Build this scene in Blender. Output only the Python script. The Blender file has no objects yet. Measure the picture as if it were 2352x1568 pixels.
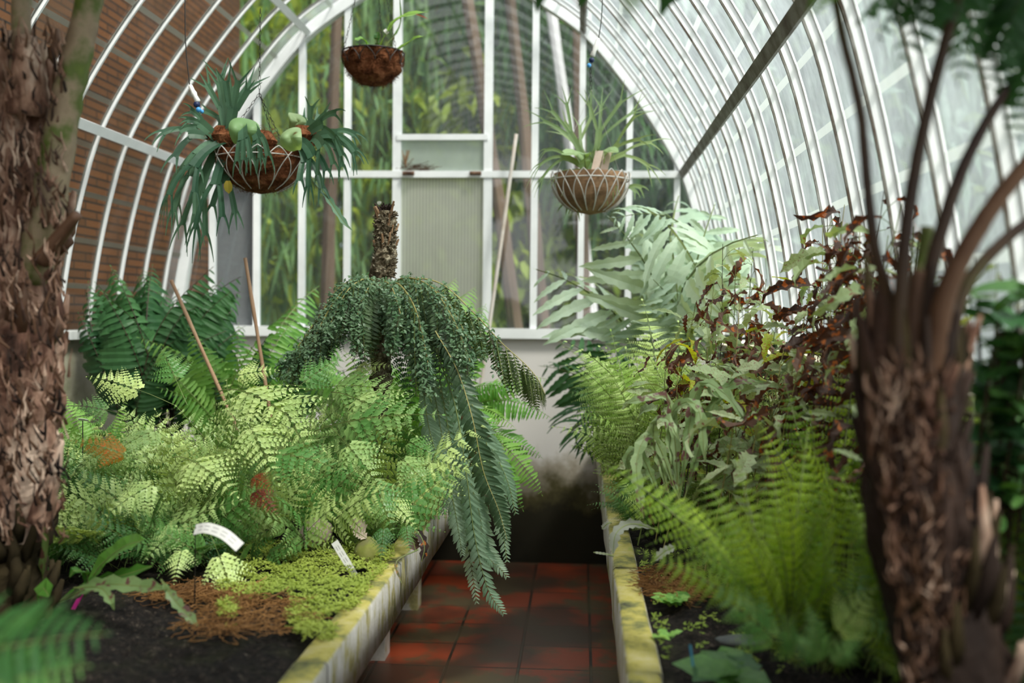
import bpy, math, random
import numpy as np
from mathutils import Vector, Matrix, noise as mnoise
random.seed(7)
SC = bpy.context.scene
COL = SC.collection
R = math.radians

# ------------------------------------------------------------------ camera
FPX = 2400.0
CAMROT = (Matrix.Rotation(R(3.753), 3, 'Z') @ Matrix.Rotation(R(90 - 1.44), 3, 'X') @ Matrix.Rotation(R(0.55), 3, 'Z'))
CAMPOS = Vector((0, 0, 1.5))
cd = bpy.data.cameras.new('camera')
cam = bpy.data.objects.new('camera', cd); COL.objects.link(cam)
cam.matrix_world = Matrix.Translation(CAMPOS) @ CAMROT.to_4x4()
cd.sensor_width = 36.0; cd.lens = FPX / 2352 * 36.0
cd.clip_start = 0.05; cd.clip_end = 200
cd.dof.use_dof = True; cd.dof.focus_distance = 3.55; cd.dof.aperture_fstop = 1.7
SC.camera = cam

# ------------------------------------------------------------------ sky, sun, exposure
w = bpy.data.worlds.new('sky'); SC.world = w; w.use_nodes = True
wn = w.node_tree; wn.nodes.clear()
wo = wn.nodes.new('ShaderNodeOutputWorld'); wb = wn.nodes.new('ShaderNodeBackground')
tc = wn.nodes.new('ShaderNodeTexCoord')
dp = wn.nodes.new('ShaderNodeVectorMath'); dp.operation = 'DOT_PRODUCT'
dp.inputs[1].default_value = Vector((0.36, -0.62, 0.70)).normalized()
cr = wn.nodes.new('ShaderNodeValToRGB')
cr.color_ramp.elements[0].position = 0.0; cr.color_ramp.elements[0].color = (0.17, 0.20, 0.225, 1)
cr.color_ramp.elements[1].position = 1.0; cr.color_ramp.elements[1].color = (1.0, 0.99, 0.95, 1)
e = cr.color_ramp.elements.new(0.55); e.color = (0.52, 0.57, 0.63, 1)
ma = wn.nodes.new('ShaderNodeMath'); ma.operation = 'MULTIPLY_ADD'; ma.inputs[1].default_value = 0.5; ma.inputs[2].default_value = 0.5
wn.links.new(tc.outputs['Generated'], dp.inputs[0]); wn.links.new(dp.outputs['Value'], ma.inputs[0])
wn.links.new(ma.outputs[0], cr.inputs[0]); wn.links.new(cr.outputs[0], wb.inputs[0])
wb.inputs[1].default_value = 2.35
wn.links.new(wb.outputs[0], wo.inputs[0])
sl = bpy.data.lights.new('sun', 'SUN'); sl.energy = 6.5; sl.angle = R(12); sl.color = (1.0, 0.96, 0.86)
sun = bpy.data.objects.new('sun', sl); COL.objects.link(sun)
sun.rotation_euler = Vector((-0.42, 0.42, -0.80)).to_track_quat('-Z', 'Y').to_euler()
SC.view_settings.view_transform = 'Standard'; SC.view_settings.look = 'None'
SC.view_settings.exposure = 0.0; SC.view_settings.gamma = 1.0
SC.view_settings.use_curve_mapping = False
cy = SC.cycles
cy.use_denoising = True; cy.max_bounces = 7; cy.diffuse_bounces = 3; cy.glossy_bounces = 2
cy.transmission_bounces = 4; cy.transparent_max_bounces = 14
cy.caustics_reflective = False; cy.caustics_refractive = False
cy.sample_clamp_indirect = 5.0

def P(px, py, Y):
    d = CAMROT @ Vector(((px - 1176) / FPX, (784 - py) / FPX, -1))
    return CAMPOS + d * (Y / d.y)
def Pz(px, py, z):
    d = CAMROT @ Vector(((px - 1176) / FPX, (784 - py) / FPX, -1))
    return CAMPOS + d * ((z - CAMPOS.z) / d.z)

# ------------------------------------------------------------------ materials
MATS = {}
def nt(name):
    m = bpy.data.materials.new(name); m.use_nodes = True
    t = m.node_tree; t.nodes.clear()
    MATS[name] = m
    return m, t, t.nodes.new('ShaderNodeOutputMaterial')
def c4(c): return (c[0], c[1], c[2], 1)
def N(t, k, **kw):
    n = t.nodes.new(k)
    for a, b in kw.items(): setattr(n, a, b)
    return n
def coords(t, kind='Object', scale=(1, 1, 1)):
    a = N(t, 'ShaderNodeTexCoord'); mp = N(t, 'ShaderNodeMapping'); mp.inputs['Scale'].default_value = scale
    if kind == 'World':
        g = N(t, 'ShaderNodeNewGeometry'); t.links.new(g.outputs['Position'], mp.inputs[0])
    else: t.links.new(a.outputs[kind], mp.inputs[0])
    return mp.outputs[0]
def noisen(t, vec, scale, detail=4, rough=.6):
    n = N(t, 'ShaderNodeTexNoise'); n.inputs['Scale'].default_value = scale
    n.inputs['Detail'].default_value = detail; n.inputs['Roughness'].default_value = rough
    t.links.new(vec, n.inputs['Vector']); return n.outputs['Fac']
def ramp(t, fac, stops):
    r = N(t, 'ShaderNodeValToRGB'); el = r.color_ramp.elements
    el[0].position = stops[0][0]; el[0].color = c4(stops[0][1])
    el[1].position = stops[-1][0]; el[1].color = c4(stops[-1][1])
    for p, c in stops[1:-1]:
        q = el.new(p); q.color = c4(c)
    t.links.new(fac, r.inputs[0]); return r.outputs[0]
def mixc(t, fac, a, b, blend='MIX'):
    m = N(t, 'ShaderNodeMix', data_type='RGBA', blend_type=blend)
    for s, v in ((m.inputs[0], fac), (m.inputs[6], a), (m.inputs[7], b)):
        if isinstance(v, (int, float)): s.default_value = v
        elif isinstance(v, tuple): s.default_value = c4(v)
        else: t.links.new(v, s)
    return m.outputs[2]
def principled(t, out, col, rough=.6, spec=.3, bump=None, metal=0):
    p = N(t, 'ShaderNodeBsdfPrincipled')
    if isinstance(col, tuple): p.inputs['Base Color'].default_value = c4(col)
    else: t.links.new(col, p.inputs['Base Color'])
    p.inputs['Roughness'].default_value = rough; p.inputs['Specular IOR Level'].default_value = spec
    p.inputs['Metallic'].default_value = metal
    if bump:
        b = N(t, 'ShaderNodeBump'); b.inputs['Strength'].default_value = bump[1]; b.inputs['Distance'].default_value = bump[2]
        t.links.new(bump[0], b.inputs['Height']); t.links.new(b.outputs[0], p.inputs['Normal'])
    t.links.new(p.outputs[0], out.inputs[0]); return p
def simple(name, stops, scale=20, rough=.7, spec=.3, bump=.3, kind='Object', sc=(1, 1, 1), dist=.004, metal=0):
    m, t, o = nt(name); v = coords(t, kind, sc); f = noisen(t, v, scale, 5)
    principled(t, o, ramp(t, f, stops), rough, spec, (f, bump, dist), metal); return m
def leafm(name, a, b, trans=.35, rough=.45, spots=None, tcol=None, scale=9, spotthr=.62, spec=.35):
    """a..b per frond, mottled; spots = colour of old patches"""
    m, t, o = nt(name)
    oi = N(t, 'ShaderNodeObjectInfo'); v = coords(t, 'Object')
    f = noisen(t, v, scale, 3)
    f2 = N(t, 'ShaderNodeMath', operation='MULTIPLY_ADD'); f2.inputs[1].default_value = 1.4; f2.inputs[2].default_value = -.45
    t.links.new(f, f2.inputs[0])
    ad = N(t, 'ShaderNodeMath', operation='ADD'); ad.use_clamp = True
    mu = N(t, 'ShaderNodeMath', operation='MULTIPLY_ADD'); mu.inputs[1].default_value = 1.0; mu.inputs[2].default_value = -.28
    t.links.new(oi.outputs['Random'], mu.inputs[0]); t.links.new(mu.outputs[0], ad.inputs[0]); t.links.new(f2.outputs[0], ad.inputs[1])
    col = mixc(t, ad.outputs[0], a, b)
    if spots:
        g = noisen(t, v, scale * 2.2, 2)
        sp = N(t, 'ShaderNodeMapRange'); sp.inputs['From Min'].default_value = spotthr; sp.inputs['From Max'].default_value = spotthr + .06
        t.links.new(g, sp.inputs['Value']); col = mixc(t, sp.outputs[0], col, spots)
    p = principled(t, o, col, rough, spec)
    tr = N(t, 'ShaderNodeBsdfTranslucent')
    tc_ = mixc(t, 1.0, col, tcol or (1.15, 1.1, .45), 'MULTIPLY'); t.links.new(tc_, tr.inputs[0])
    mx = N(t, 'ShaderNodeMixShader'); mx.inputs[0].default_value = trans
    t.links.new(p.outputs[0], mx.inputs[1]); t.links.new(tr.outputs[0], mx.inputs[2]); t.links.new(mx.outputs[0], o.inputs[0])
    return m

M_fresh = leafm('fern_fresh', (.11, .27, .07), (.66, .80, .32), .30, .33, scale=4)
M_freshdk = leafm('fern_deep', (.035, .12, .03), (.12, .27, .065), .26, .42)  # deep green, darkened to stand for the shade between bright fronds
M_dark = leafm('fern_dark', (.028, .095, .034), (.07, .19, .065), .3, .5)
M_weep = leafm('fern_weeping', (.055, .105, .055), (.12, .19, .09), .25, .42, spots=(.10, .055, .03), spotthr=.68)
M_weepd = leafm('fern_olive', (.06, .10, .03), (.14, .17, .055), .3, .45)
M_blue = leafm('fern_bluish', (.20, .33, .22), (.42, .54, .42), .3, .4)
M_sword = leafm('fern_sword', (.14, .36, .07), (.34, .58, .14), .4, .45)
M_lime = leafm('fern_lime', (.34, .54, .12), (.68, .84, .36), .42, .5)
M_fore = leafm('fern_fore', (.11, .24, .015), (.36, .52, .035), .5, .5)
M_glauc = leafm('fern_glaucous', (.38, .52, .40), (.58, .70, .56), .25, .45)
M_stag = leafm('staghorn', (.03, .085, .05), (.095, .19, .115), .2, .4)
M_stag2 = leafm('staghorn_pale', (.17, .26, .12), (.30, .40, .20), .35, .5)
M_shield = leafm('shield', (.22, .38, .16), (.42, .55, .30), .35, .45, spots=(.17, .13, .04), scale=4)
M_strap = leafm('strap', (.045, .14, .02), (.11, .27, .045), .35, .3)
M_edge = leafm('strap_marked', (.15, .24, .09), (.26, .36, .17), .3, .45, spots=(.12, .055, .05), spotthr=.56, scale=14)
M_pale = leafm('pale_leaf', (.24, .34, .16), (.40, .48, .28), .35, .5, spots=(.22, .08, .06), spotthr=.6, scale=16)
M_yellow = leafm('yellow_leaf', (.30, .38, .02), (.45, .50, .05), .45, .5, spots=(.30, .07, .01), spotthr=.56, scale=10)
M_dead = leafm('dead_leaf', (.022, .013, .012), (.12, .062, .038), .25, .6, spots=(.36, .11, .02), spotthr=.58, scale=22, tcol=(1.6, .7, .3))
M_rust = leafm('rust_leaf', (.13, .022, .012), (.22, .05, .015), .25, .5, spots=(.5, .28, .03), tcol=(1.3, .7, .3))
M_orange = leafm('orange_leaf', (.38, .22, .03), (.30, .32, .05), .35, .5, spots=(.6, .16, .02), spotthr=.55)
M_greydry = leafm('dry_grey', (.22, .24, .20), (.38, .40, .34), .2, .7)
M_moss = leafm('moss_sprig', (.13, .24, .025), (.36, .44, .08), .35, .6, scale=3)
M_vine = leafm('vine_leaf', (.05, .12, .05), (.26, .38, .23), .22, .35, scale=14)
M_stem = simple('green_stem', [(.3, (.08, .12, .03)), (.7, (.18, .22, .07))], 8, .55)
M_stemy = simple('yellow_stem', [(.3, (.22, .20, .06)), (.7, (.36, .32, .12))], 8, .5)
M_stemd = simple('dark_stem', [(.3, (.02, .013, .01)), (.7, (.06, .035, .02))], 8, .5)
M_stipe = simple('stipe', [(.3, (.022, .010, .012)), (.55, (.055, .032, .018)), (.75, (.06, .085, .015))], 3, .5)
M_stipeb = simple('stipe_brown', [(.3, (.05, .022, .012)), (.7, (.16, .085, .05))], 4, .6)
M_stipeg = simple('stipe_green', [(.35, (.16, .11, .07)), (.47, (.26, .20, .13)), (.56, (.08, .11, .02)), (.7, (.12, .17, .02))], 5, .6)
M_bark = simple('fibrous_bark', [(.28, (.02, .012, .01)), (.42, (.12, .06, .042)), (.52, (.30, .18, .13)), (.66, (.58, .44, .35))], 13, .85, .15, .8, sc=(1, 1, .3), dist=.02)
M_barkd = simple('dark_bark', [(.25, (.006, .004, .005)), (.5, (.028, .017, .013)), (.7, (.075, .042, .032)), (.85, (.20, .15, .12))], 7, .8, .2, .8, sc=(1, 1, .25), dist=.02)
M_barkm = simple('mossy_bark', [(.3, (.012, .009, .006)), (.5, (.04, .03, .015)), (.62, (.08, .06, .03)), (.75, (.11, .11, .02))], 7, .9, .1, .8, sc=(1, 1, .5), dist=.015)
M_stub = simple('mottled_bark', [(.35, (.03, .022, .014)), (.5, (.12, .095, .06)), (.62, (.34, .30, .22)), (.8, (.5, .47, .38))], 55, .9, .1, .8)
M_cane = simple('cane', [(.3, (.34, .20, .12)), (.7, (.46, .30, .19))], 8, .55)
M_canew = simple('white_cane', [(.4, (.62, .57, .53)), (.7, (.42, .33, .26))], 6, .6)
M_white = simple('white_paint', [(.24, (.33, .25, .17)), (.31, (.76, .78, .80)), (.7, (.86, .88, .90))], 7, .38, .45, .1)
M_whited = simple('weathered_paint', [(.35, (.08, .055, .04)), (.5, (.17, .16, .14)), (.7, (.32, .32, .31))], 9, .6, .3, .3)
M_lap = simple('grey_lap', [(.3, (.16, .17, .15)), (.7, (.30, .32, .30))], 9, .6)
M_putty = simple('grey_putty', [(.3, (.11, .11, .10)), (.7, (.22, .22, .20))], 9, .8)  # putty line, greyed to carry the shadow band beside each left bar
M_grey = simple('grey_sheet', [(.3, (.15, .15, .165)), (.7, (.19, .19, .205))], 60, .8)
M_wall = None
M_coir = simple('coir', [(.3, (.035, .012, .006)), (.5, (.15, .055, .025)), (.75, (.32, .14, .07))], 26, .95, .05, 1.0, dist=.02)
M_coirl = simple('coir_pale', [(.25, (.05, .03, .02)), (.5, (.28, .17, .10)), (.75, (.48, .32, .20))], 10, .95, .05, .6, dist=.01)
M_wire = simple('pale_wire', [(.3, (.42, .40, .38)), (.7, (.62, .60, .58))], 30, .4)
M_wired = simple('dark_wire', [(.3, (.01, .01, .01)), (.7, (.035, .03, .028))], 30, .5)
M_plasticw = simple('white_plastic', [(.3, (.72, .72, .70)), (.7, (.82, .82, .80))], 30, .4)
M_blueb = simple('blue_bead', [(.3, (.06, .28, .62)), (.7, (.10, .38, .75))], 30, .3)
M_navy = simple('navy_bead', [(.3, (.01, .02, .06)), (.7, (.02, .03, .09))], 30, .3)
M_pink = simple('pink_plastic', [(.3, (.50, .02, .22)), (.7, (.60, .04, .30))], 30, .4)
M_bluep = simple('blue_plastic', [(.3, (.02, .16, .26)), (.7, (.04, .22, .34))], 30, .4)
M_tan = simple('tan_card', [(.3, (.42, .33, .27)), (.7, (.52, .42, .36))], 30, .6)
M_ink = simple('ink', [(.3, (.10, .10, .12)), (.7, (.16, .16, .18))], 30, .6)
M_root = simple('orange_root', [(.3, (.10, .045, .015)), (.7, (.34, .17, .055))], 8, .8)
M_stone = simple('pinkish_stone', [(.3, (.14, .11, .09)), (.7, (.32, .26, .22))], 9, .85, .2, .5)
M_stonem = simple('mossy_stone', [(.35, (.16, .14, .09)), (.55, (.20, .22, .05)), (.7, (.30, .30, .10))], 9, .9, .2, .5)
M_slate = simple('slate', [(.3, (.05, .055, .06)), (.7, (.11, .12, .125))], 9, .7, .3, .5)
M_trunko = simple('far_trunk', [(.3, (.04, .028, .02)), (.7, (.15, .10, .07))], 3, .9, sc=(1, 1, .2))
M_trunkp = simple('pale_trunk', [(.3, (.45, .45, .47)), (.7, (.62, .62, .66))], 3, .9, sc=(1, 1, .2))
M_out1 = leafm('outdoor_conifer', (.05, .14, .045), (.17, .31, .11), .45, .6, scale=1.5)
M_out2 = leafm('outdoor_yellow', (.15, .26, .03), (.38, .47, .06), .5, .6, scale=1.2)  # sunlit foliage: the light on it is put into the leaf colour
M_out3 = leafm('outdoor_grey', (.10, .17, .13), (.26, .34, .27), .4, .6, scale=1.2)

m, t, o = nt('soil'); v = coords(t, 'World')
f = noisen(t, v, 60, 6, .8); g = noisen(t, v, 6, 3)
c = ramp(t, f, [(.40, (.003, .002, .002)), (.54, (.014, .010, .008)), (.62, (.045, .034, .026)), (.70, (.22, .18, .14))])
c = mixc(t, ramp(t, g, [(.52, (0, 0, 0)), (.66, (.3, .3, .3))]), c, (.030, .036, .010))
principled(t, o, c, .85, .25, (f, .8, .012)); M_soil = m

m, t, o = nt('kerb_concrete'); v = coords(t, 'World')
sep = N(t, 'ShaderNodeSeparateXYZ'); gg = N(t, 'ShaderNodeNewGeometry'); t.links.new(gg.outputs['Normal'], sep.inputs[0])
f = noisen(t, v, 9, 5, .65); v2 = coords(t, 'World', (1, 2.2, 1.0)); s = noisen(t, v2, 5.5, 6, .7)
side = ramp(t, s, [(.32, (.13, .14, .06)), (.42, (.36, .32, .14)), (.49, (.47, .45, .40)), (.62, (.60, .58, .56))])
top = ramp(t, f, [(.30, (.05, .055, .04)), (.42, (.20, .20, .07)), (.52, (.40, .35, .09)), (.62, (.45, .40, .17)), (.75, (.48, .44, .32))])
up = ramp(t, sep.outputs['Z'], [(.4, (0, 0, 0)), (.8, (1, 1, 1))])
c = mixc(t, up, side, top)
principled(t, o, c, .8, .25, (noisen(t, v, 60, 4), .5, .004)); M_kerb = m

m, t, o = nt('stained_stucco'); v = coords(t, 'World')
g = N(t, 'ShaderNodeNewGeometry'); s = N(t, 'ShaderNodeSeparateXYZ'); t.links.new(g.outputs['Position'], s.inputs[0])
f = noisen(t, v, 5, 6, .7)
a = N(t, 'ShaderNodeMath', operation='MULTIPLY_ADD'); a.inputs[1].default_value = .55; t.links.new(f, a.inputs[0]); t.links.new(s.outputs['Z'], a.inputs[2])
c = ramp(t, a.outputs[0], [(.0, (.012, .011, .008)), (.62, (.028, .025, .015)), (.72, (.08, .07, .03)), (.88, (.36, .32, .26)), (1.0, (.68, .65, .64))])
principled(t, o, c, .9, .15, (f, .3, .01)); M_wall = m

m, t, o = nt('cream_stucco'); v = coords(t, 'World'); f = noisen(t, v, 4, 6, .7)
principled(t, o, ramp(t, f, [(.3, (.20, .21, .13)), (.5, (.42, .40, .30)), (.7, (.55, .52, .44))]), .9, .15, (f, .3, .01)); M_cream = m
m, t, o = nt('mossy_wall'); v = coords(t, 'World'); f = noisen(t, v, 5, 6, .7)
principled(t, o, ramp(t, f, [(.35, (.03, .035, .02)), (.55, (.10, .11, .055)), (.75, (.22, .22, .14))]), .9, .15, (f, .3, .01)); M_rwall = m  # dark mottled olive, also on the bench slabs

m, t, o = nt('terracotta_tiles'); v = coords(t, 'World')
mp = N(t, 'ShaderNodeMapping'); mp.inputs['Location'].default_value = (.248 + .308 * 20, -4.40 + .308 * 40, 0); t.links.new(v, mp.inputs[0])
bt = N(t, 'ShaderNodeTexBrick', offset=0.0, squash=1.0)
bt.inputs['Scale'].default_value = 1.0; bt.inputs['Brick Width'].default_value = .308; bt.inputs['Row Height'].default_value = .308
bt.inputs['Mortar Size'].default_value = .007; bt.inputs['Mortar Smooth'].default_value = .2; bt.inputs['Bias'].default_value = 0
bt.inputs['Color1'].default_value = (.36, .058, .020, 1); bt.inputs['Color2'].default_value = (.19, .048, .026, 1); bt.inputs['Mortar'].default_value = (.02, .014, .01, 1)
t.links.new(mp.outputs[0], bt.inputs['Vector'])
f = noisen(t, v, 3.2, 5, .65)
c = mixc(t, ramp(t, f, [(.46, (0, 0, 0)), (.56, (.92, .92, .92))]), bt.outputs['Color'], (.10, .085, .045))
f2 = noisen(t, v, 1.7, 3, .5)
c = mixc(t, ramp(t, f2, [(.42, (.85, .85, .85)), (.55, (0, 0, 0))]), c, (.05, .03, .02))
inv = N(t, 'ShaderNodeMath', operation='SUBTRACT'); inv.inputs[0].default_value = 1; t.links.new(bt.outputs['Fac'], inv.inputs[1])
principled(t, o, c, .38, .45, (inv.outputs[0], .5, .004)); M_tile = m

m, t, o = nt('outer_brick'); v = coords(t, 'World')
sx = N(t, 'ShaderNodeSeparateXYZ'); cx = N(t, 'ShaderNodeCombineXYZ'); t.links.new(v, sx.inputs[0])
t.links.new(sx.outputs['Y'], cx.inputs['X']); t.links.new(sx.outputs['Z'], cx.inputs['Y'])
bt = N(t, 'ShaderNodeTexBrick'); bt.inputs['Scale'].default_value = 1; bt.inputs['Brick Width'].default_value = .27; bt.inputs['Row Height'].default_value = .048
bt.inputs['Mortar Size'].default_value = .006; bt.inputs['Color1'].default_value = (.12, .050, .020, 1); bt.inputs['Color2'].default_value = (.085, .038, .018, 1); bt.inputs['Mortar'].default_value = (.02, .016, .014, 1)
t.links.new(cx.outputs[0], bt.inputs['Vector'])
f = noisen(t, v, 1.5, 4); c = mixc(t, ramp(t, f, [(.45, (0, 0, 0)), (.7, (.6, .6, .6))]), bt.outputs['Color'], (.07, .04, .022))
principled(t, o, c, .9, .1); M_brick = m

m, t, o = nt('outdoor_ground'); v = coords(t, 'World'); f = noisen(t, v, 2, 5)
principled(t, o, ramp(t, f, [(.35, (.035, .05, .02)), (.65, (.12, .14, .05))]), .95, .1); M_gnd = m

def glassm(name, haze, hcol, gloss=.08, rough=.05, scale=2.5, var=.5, flute=False):
    """thin pane: clear + dirt film (diffuse and translucent) + reflection"""
    m, t, o = nt(name); v = coords(t, 'World', (1, 1, .5))
    f = noisen(t, v, scale, 5, .7)
    mr = N(t, 'ShaderNodeMapRange'); mr.inputs['From Min'].default_value = .3; mr.inputs['From Max'].default_value = .7
    mr.inputs['To Min'].default_value = haze * (1 - var); mr.inputs['To Max'].default_value = min(1, haze * (1 + var)); t.links.new(f, mr.inputs['Value'])
    tr = N(t, 'ShaderNodeBsdfTransparent'); tr.inputs[0].default_value = (.93, .96, .95, 1)
    df = N(t, 'ShaderNodeBsdfDiffuse'); df.inputs[0].default_value = c4(hcol)
    tl = N(t, 'ShaderNodeBsdfTranslucent'); tl.inputs[0].default_value = c4(hcol)
    if flute:
        wv = N(t, 'ShaderNodeTexWave', wave_type='BANDS', bands_direction='X'); wv.inputs['Scale'].default_value = 16
        t.links.new(coords(t, 'World'), wv.inputs['Vector'])
        cc = mixc(t, wv.outputs['Fac'], tuple(x * .72 for x in hcol), hcol); t.links.new(cc, df.inputs[0]); t.links.new(cc, tl.inputs[0])
    film = N(t, 'ShaderNodeMixShader'); film.inputs[0].default_value = .7
    t.links.new(df.outputs[0], film.inputs[1]); t.links.new(tl.outputs[0], film.inputs[2])
    a = N(t, 'ShaderNodeMixShader'); t.links.new(mr.outputs[0], a.inputs[0]); t.links.new(tr.outputs[0], a.inputs[1]); t.links.new(film.outputs[0], a.inputs[2])
    gl = N(t, 'ShaderNodeBsdfGlossy'); gl.inputs['Roughness'].default_value = rough
    b = N(t, 'ShaderNodeMixShader'); b.inputs[0].default_value = gloss
    t.links.new(a.outputs[0], b.inputs[1]); t.links.new(gl.outputs[0], b.inputs[2]); t.links.new(b.outputs[0], o.inputs[0])
    return m
M_glR = glassm('hazy_glass', .36, (.78, .88, .94), .06, .1, 7, .3)
M_glL = glassm('dusty_glass', .04, (.5, .52, .5), .03, .1, 2)
M_glG = glassm('gable_glass', .10, (.55, .62, .66), .07, .04, 1.5)
M_glF = glassm('fluted_glass', .85, (.86, .88, .78), .04, .3, 2.5, .1, True)
M_glV = glassm('frosted_glass', .62, (.74, .82, .76), .04, .3, 2.5, .15)

M_lapr = glassm('pale_overlap', .62, (.74, .77, .74), .05, .2, 3, .1)
M_lap = glassm('grey_overlap', .75, (.30, .33, .29), .05, .2, 3, .1)
# ------------------------------------------------------------------ mesh builder
class G:
    def __init__(s): s.v = []; s.f = []; s.m = []; s.mats = []
    def mi(s, mat):
        if mat not in s.mats: s.mats.append(mat)
        return s.mats.index(mat)
    def tube(s, pts, rad, mat, n=6, cap=True, jit=0):
        k = s.mi(mat); pts = [Vector(p) for p in pts]
        if isinstance(rad, (int, float)): rad = [rad] * len(pts)
        b = len(s.v); up = Vector((0, 0, 1)); prev = None
        for i, p in enumerate(pts):
            tg = (pts[min(i + 1, len(pts) - 1)] - pts[max(i - 1, 0)]).normalized()
            if prev is None:
                a = tg.cross(up)
                if a.length < .1: a = tg.cross(Vector((1, 0, 0)))
            else: a = prev - tg * prev.dot(tg)
            a.normalize(); prev = a; c = tg.cross(a)
            for j in range(n):
                th = 2 * math.pi * j / n; r = rad[i] * (1 + (random.uniform(-jit, jit) if jit else 0))
                s.v.append(p + a * (math.cos(th) * r) + c * (math.sin(th) * r))
        for i in range(len(pts) - 1):
            for j in range(n):
                q = (j + 1) % n
                s.f.append((b + i * n + j, b + i * n + q, b + (i + 1) * n + q, b + (i + 1) * n + j)); s.m.append(k)
        if cap and n > 2:
            s.f.append(tuple(b + j for j in reversed(range(n)))); s.m.append(k)
            s.f.append(tuple(b + (len(pts) - 1) * n + j for j in range(n))); s.m.append(k)
    def box(s, x0, x1, y0, y1, z0, z1, mat):
        k = s.mi(mat); b = len(s.v)
        for x in (x0, x1):
            for y in (y0, y1):
                for z in (z0, z1): s.v.append(Vector((x, y, z)))
        for q in ((0, 1, 3, 2), (4, 6, 7, 5), (0, 4, 5, 1), (2, 3, 7, 6), (0, 2, 6, 4), (1, 5, 7, 3)):
            s.f.append(tuple(b + i for i in q)); s.m.append(k)
    def strip(s, rows, mat):
        """rows of equal length vertex lists -> quad sheet"""
        k = s.mi(mat); b = len(s.v); n = len(rows[0])
        for r in rows: s.v.extend(r)
        for i in range(len(rows) - 1):
            for j in range(n - 1):
                s.f.append((b + i * n + j, b + i * n + j + 1, b + (i + 1) * n + j + 1, b + (i + 1) * n + j)); s.m.append(k)
    def mesh(s, name, smooth=False):
        me = bpy.data.meshes.new(name)
        me.from_pydata([tuple(v) for v in s.v], [], s.f)
        for m_ in s.mats: me.materials.append(m_)
        me.polygons.foreach_set('material_index', s.m)
        if smooth: me.polygons.foreach_set('use_smooth', [True] * len(s.f))
        me.update(); return me

def leaflet(g, p, d, n, L, W, mat, seg=4, lobes=0, fold=.15, droop=.3, depth=.35, shape='lance', wave=0, twist=0):
    """one blade: midrib bends towards -n; edge lobed or waved"""
    d = d.normalized(); s = d.cross(n).normalized(); rows = []
    k = max(seg, lobes * 2)
    dd = d.copy(); q = p.copy(); nn = n.copy(); ph = random.uniform(0, 6)
    for i in range(k + 1):
        t = i / k
        if shape == 'lance': wv = math.sin(math.pi * min(1, (t * .92 + .08)) ** .75) ** .8
        elif shape == 'tri': wv = (1 - t) ** .8 * min(1, t * 6 + .35)
        elif shape == 'strap': wv = min(1, t * 3 + .25) * (1 - t ** 4)
        else: wv = math.sin(math.pi * min(1, t * .9 + .1)) ** .6
        wv = max(wv, .04 if i == k else .1) * W * .5
        if lobes and i % 2 == 1 and i < k: wv *= (1 - depth)
        e = nn * wv * fold * 1.0
        wz = nn * (wave * L * math.sin(ph + t * 9))
        if twist:
            s = (Matrix.Rotation(twist / k, 3, dd) @ s)
        rows.append([q - s * wv + e + wz, q.copy(), q + s * wv + e - wz])
        dd = (dd - nn * (droop / k)).normalized(); nn = s.cross(dd).normalized()
        if nn.dot(n) < -1.5: nn = -nn
        q = q + dd * (L / k)
    g.strip(rows, mat)

def pinnate(g, p, d, n, L, sp, lv, mats, stem):
    """sp[lv] = dict(n, a0 (bare stalk), l (relative length), prof, ang, droop, rad)"""
    q = sp[lv]; K = q['n']; d = d.normalized(); s = d.cross(n).normalized(); nn = n.copy()
    pts = []; steps = max(6, K); cur = p.copy(); dd = d.copy(); frames = []
    for i in range(steps + 1):
        pts.append(cur.copy()); frames.append((cur.copy(), dd.copy(), nn.copy()))
        dd = (dd - nn * (q['droop'] / steps)).normalized(); nn = s.cross(dd).normalized()
        cur = cur + dd * (L / steps)
    if stem: g.tube(pts, [q['rad'] * L * (1 - .75 * i / steps) + .0002 for i in range(steps + 1)], stem, 3, False)
    fi = q['n']
    for i in range(K):
        t = q['a0'] + (1 - q['a0']) * (i + .3) / K
        a = t * steps; j = min(int(a), steps - 1); u = a - j
        pos = frames[j][0].lerp(frames[j + 1][0], u); dr = frames[j][1]; nr = frames[j][2]
        tt = (i + .3) / K
        pr = q['prof']
        if pr == 'tri': ll = (1 - tt) ** .85
        elif pr == 'lance': ll = math.sin(math.pi * (tt * .82 + .16)) ** .9
        else: ll = (1 - tt ** 3) * min(1, .5 + tt * 2.5)
        ll = max(ll, .06) * q['l'] * L * random.uniform(.9, 1.08)
        for sd in (-1, 1):
            an = R(q['ang'] + 18 * tt + random.uniform(-7, 7))
            dv = s * (sd * math.sin(an)) + dr * math.cos(an) - nr * q.get('hang', .1) * random.uniform(.5, 1.5)
            nv = (nr + s * sd * .15 + Vector((random.uniform(-.15, .15),) * 3)).normalized()
            nv = (nv - dv.normalized() * nv.dot(dv.normalized())).normalized()
            if lv + 1 < len(sp) and 'n' in sp[lv + 1]:
                pinnate(g, pos, dv, nv, ll, sp, lv + 1, mats, stem if lv == 0 else None)
            else:
                z = sp[lv + 1]
                leaflet(g, pos, dv, nv, ll, ll * z['w'], random.choice(mats), z.get('seg', 3), z.get('lobes', 0), z.get('fold', .15), z.get('droop', .3), z.get('depth', .35), z.get('shape', 'lance'), z.get('wave', 0))
    z = sp[-1]
    e_ = L * .02 + .002; leaflet(g, pts[-1], dd, nn, e_, e_ * z['w'], mats[0], 2, 0, .1, .1)

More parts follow.
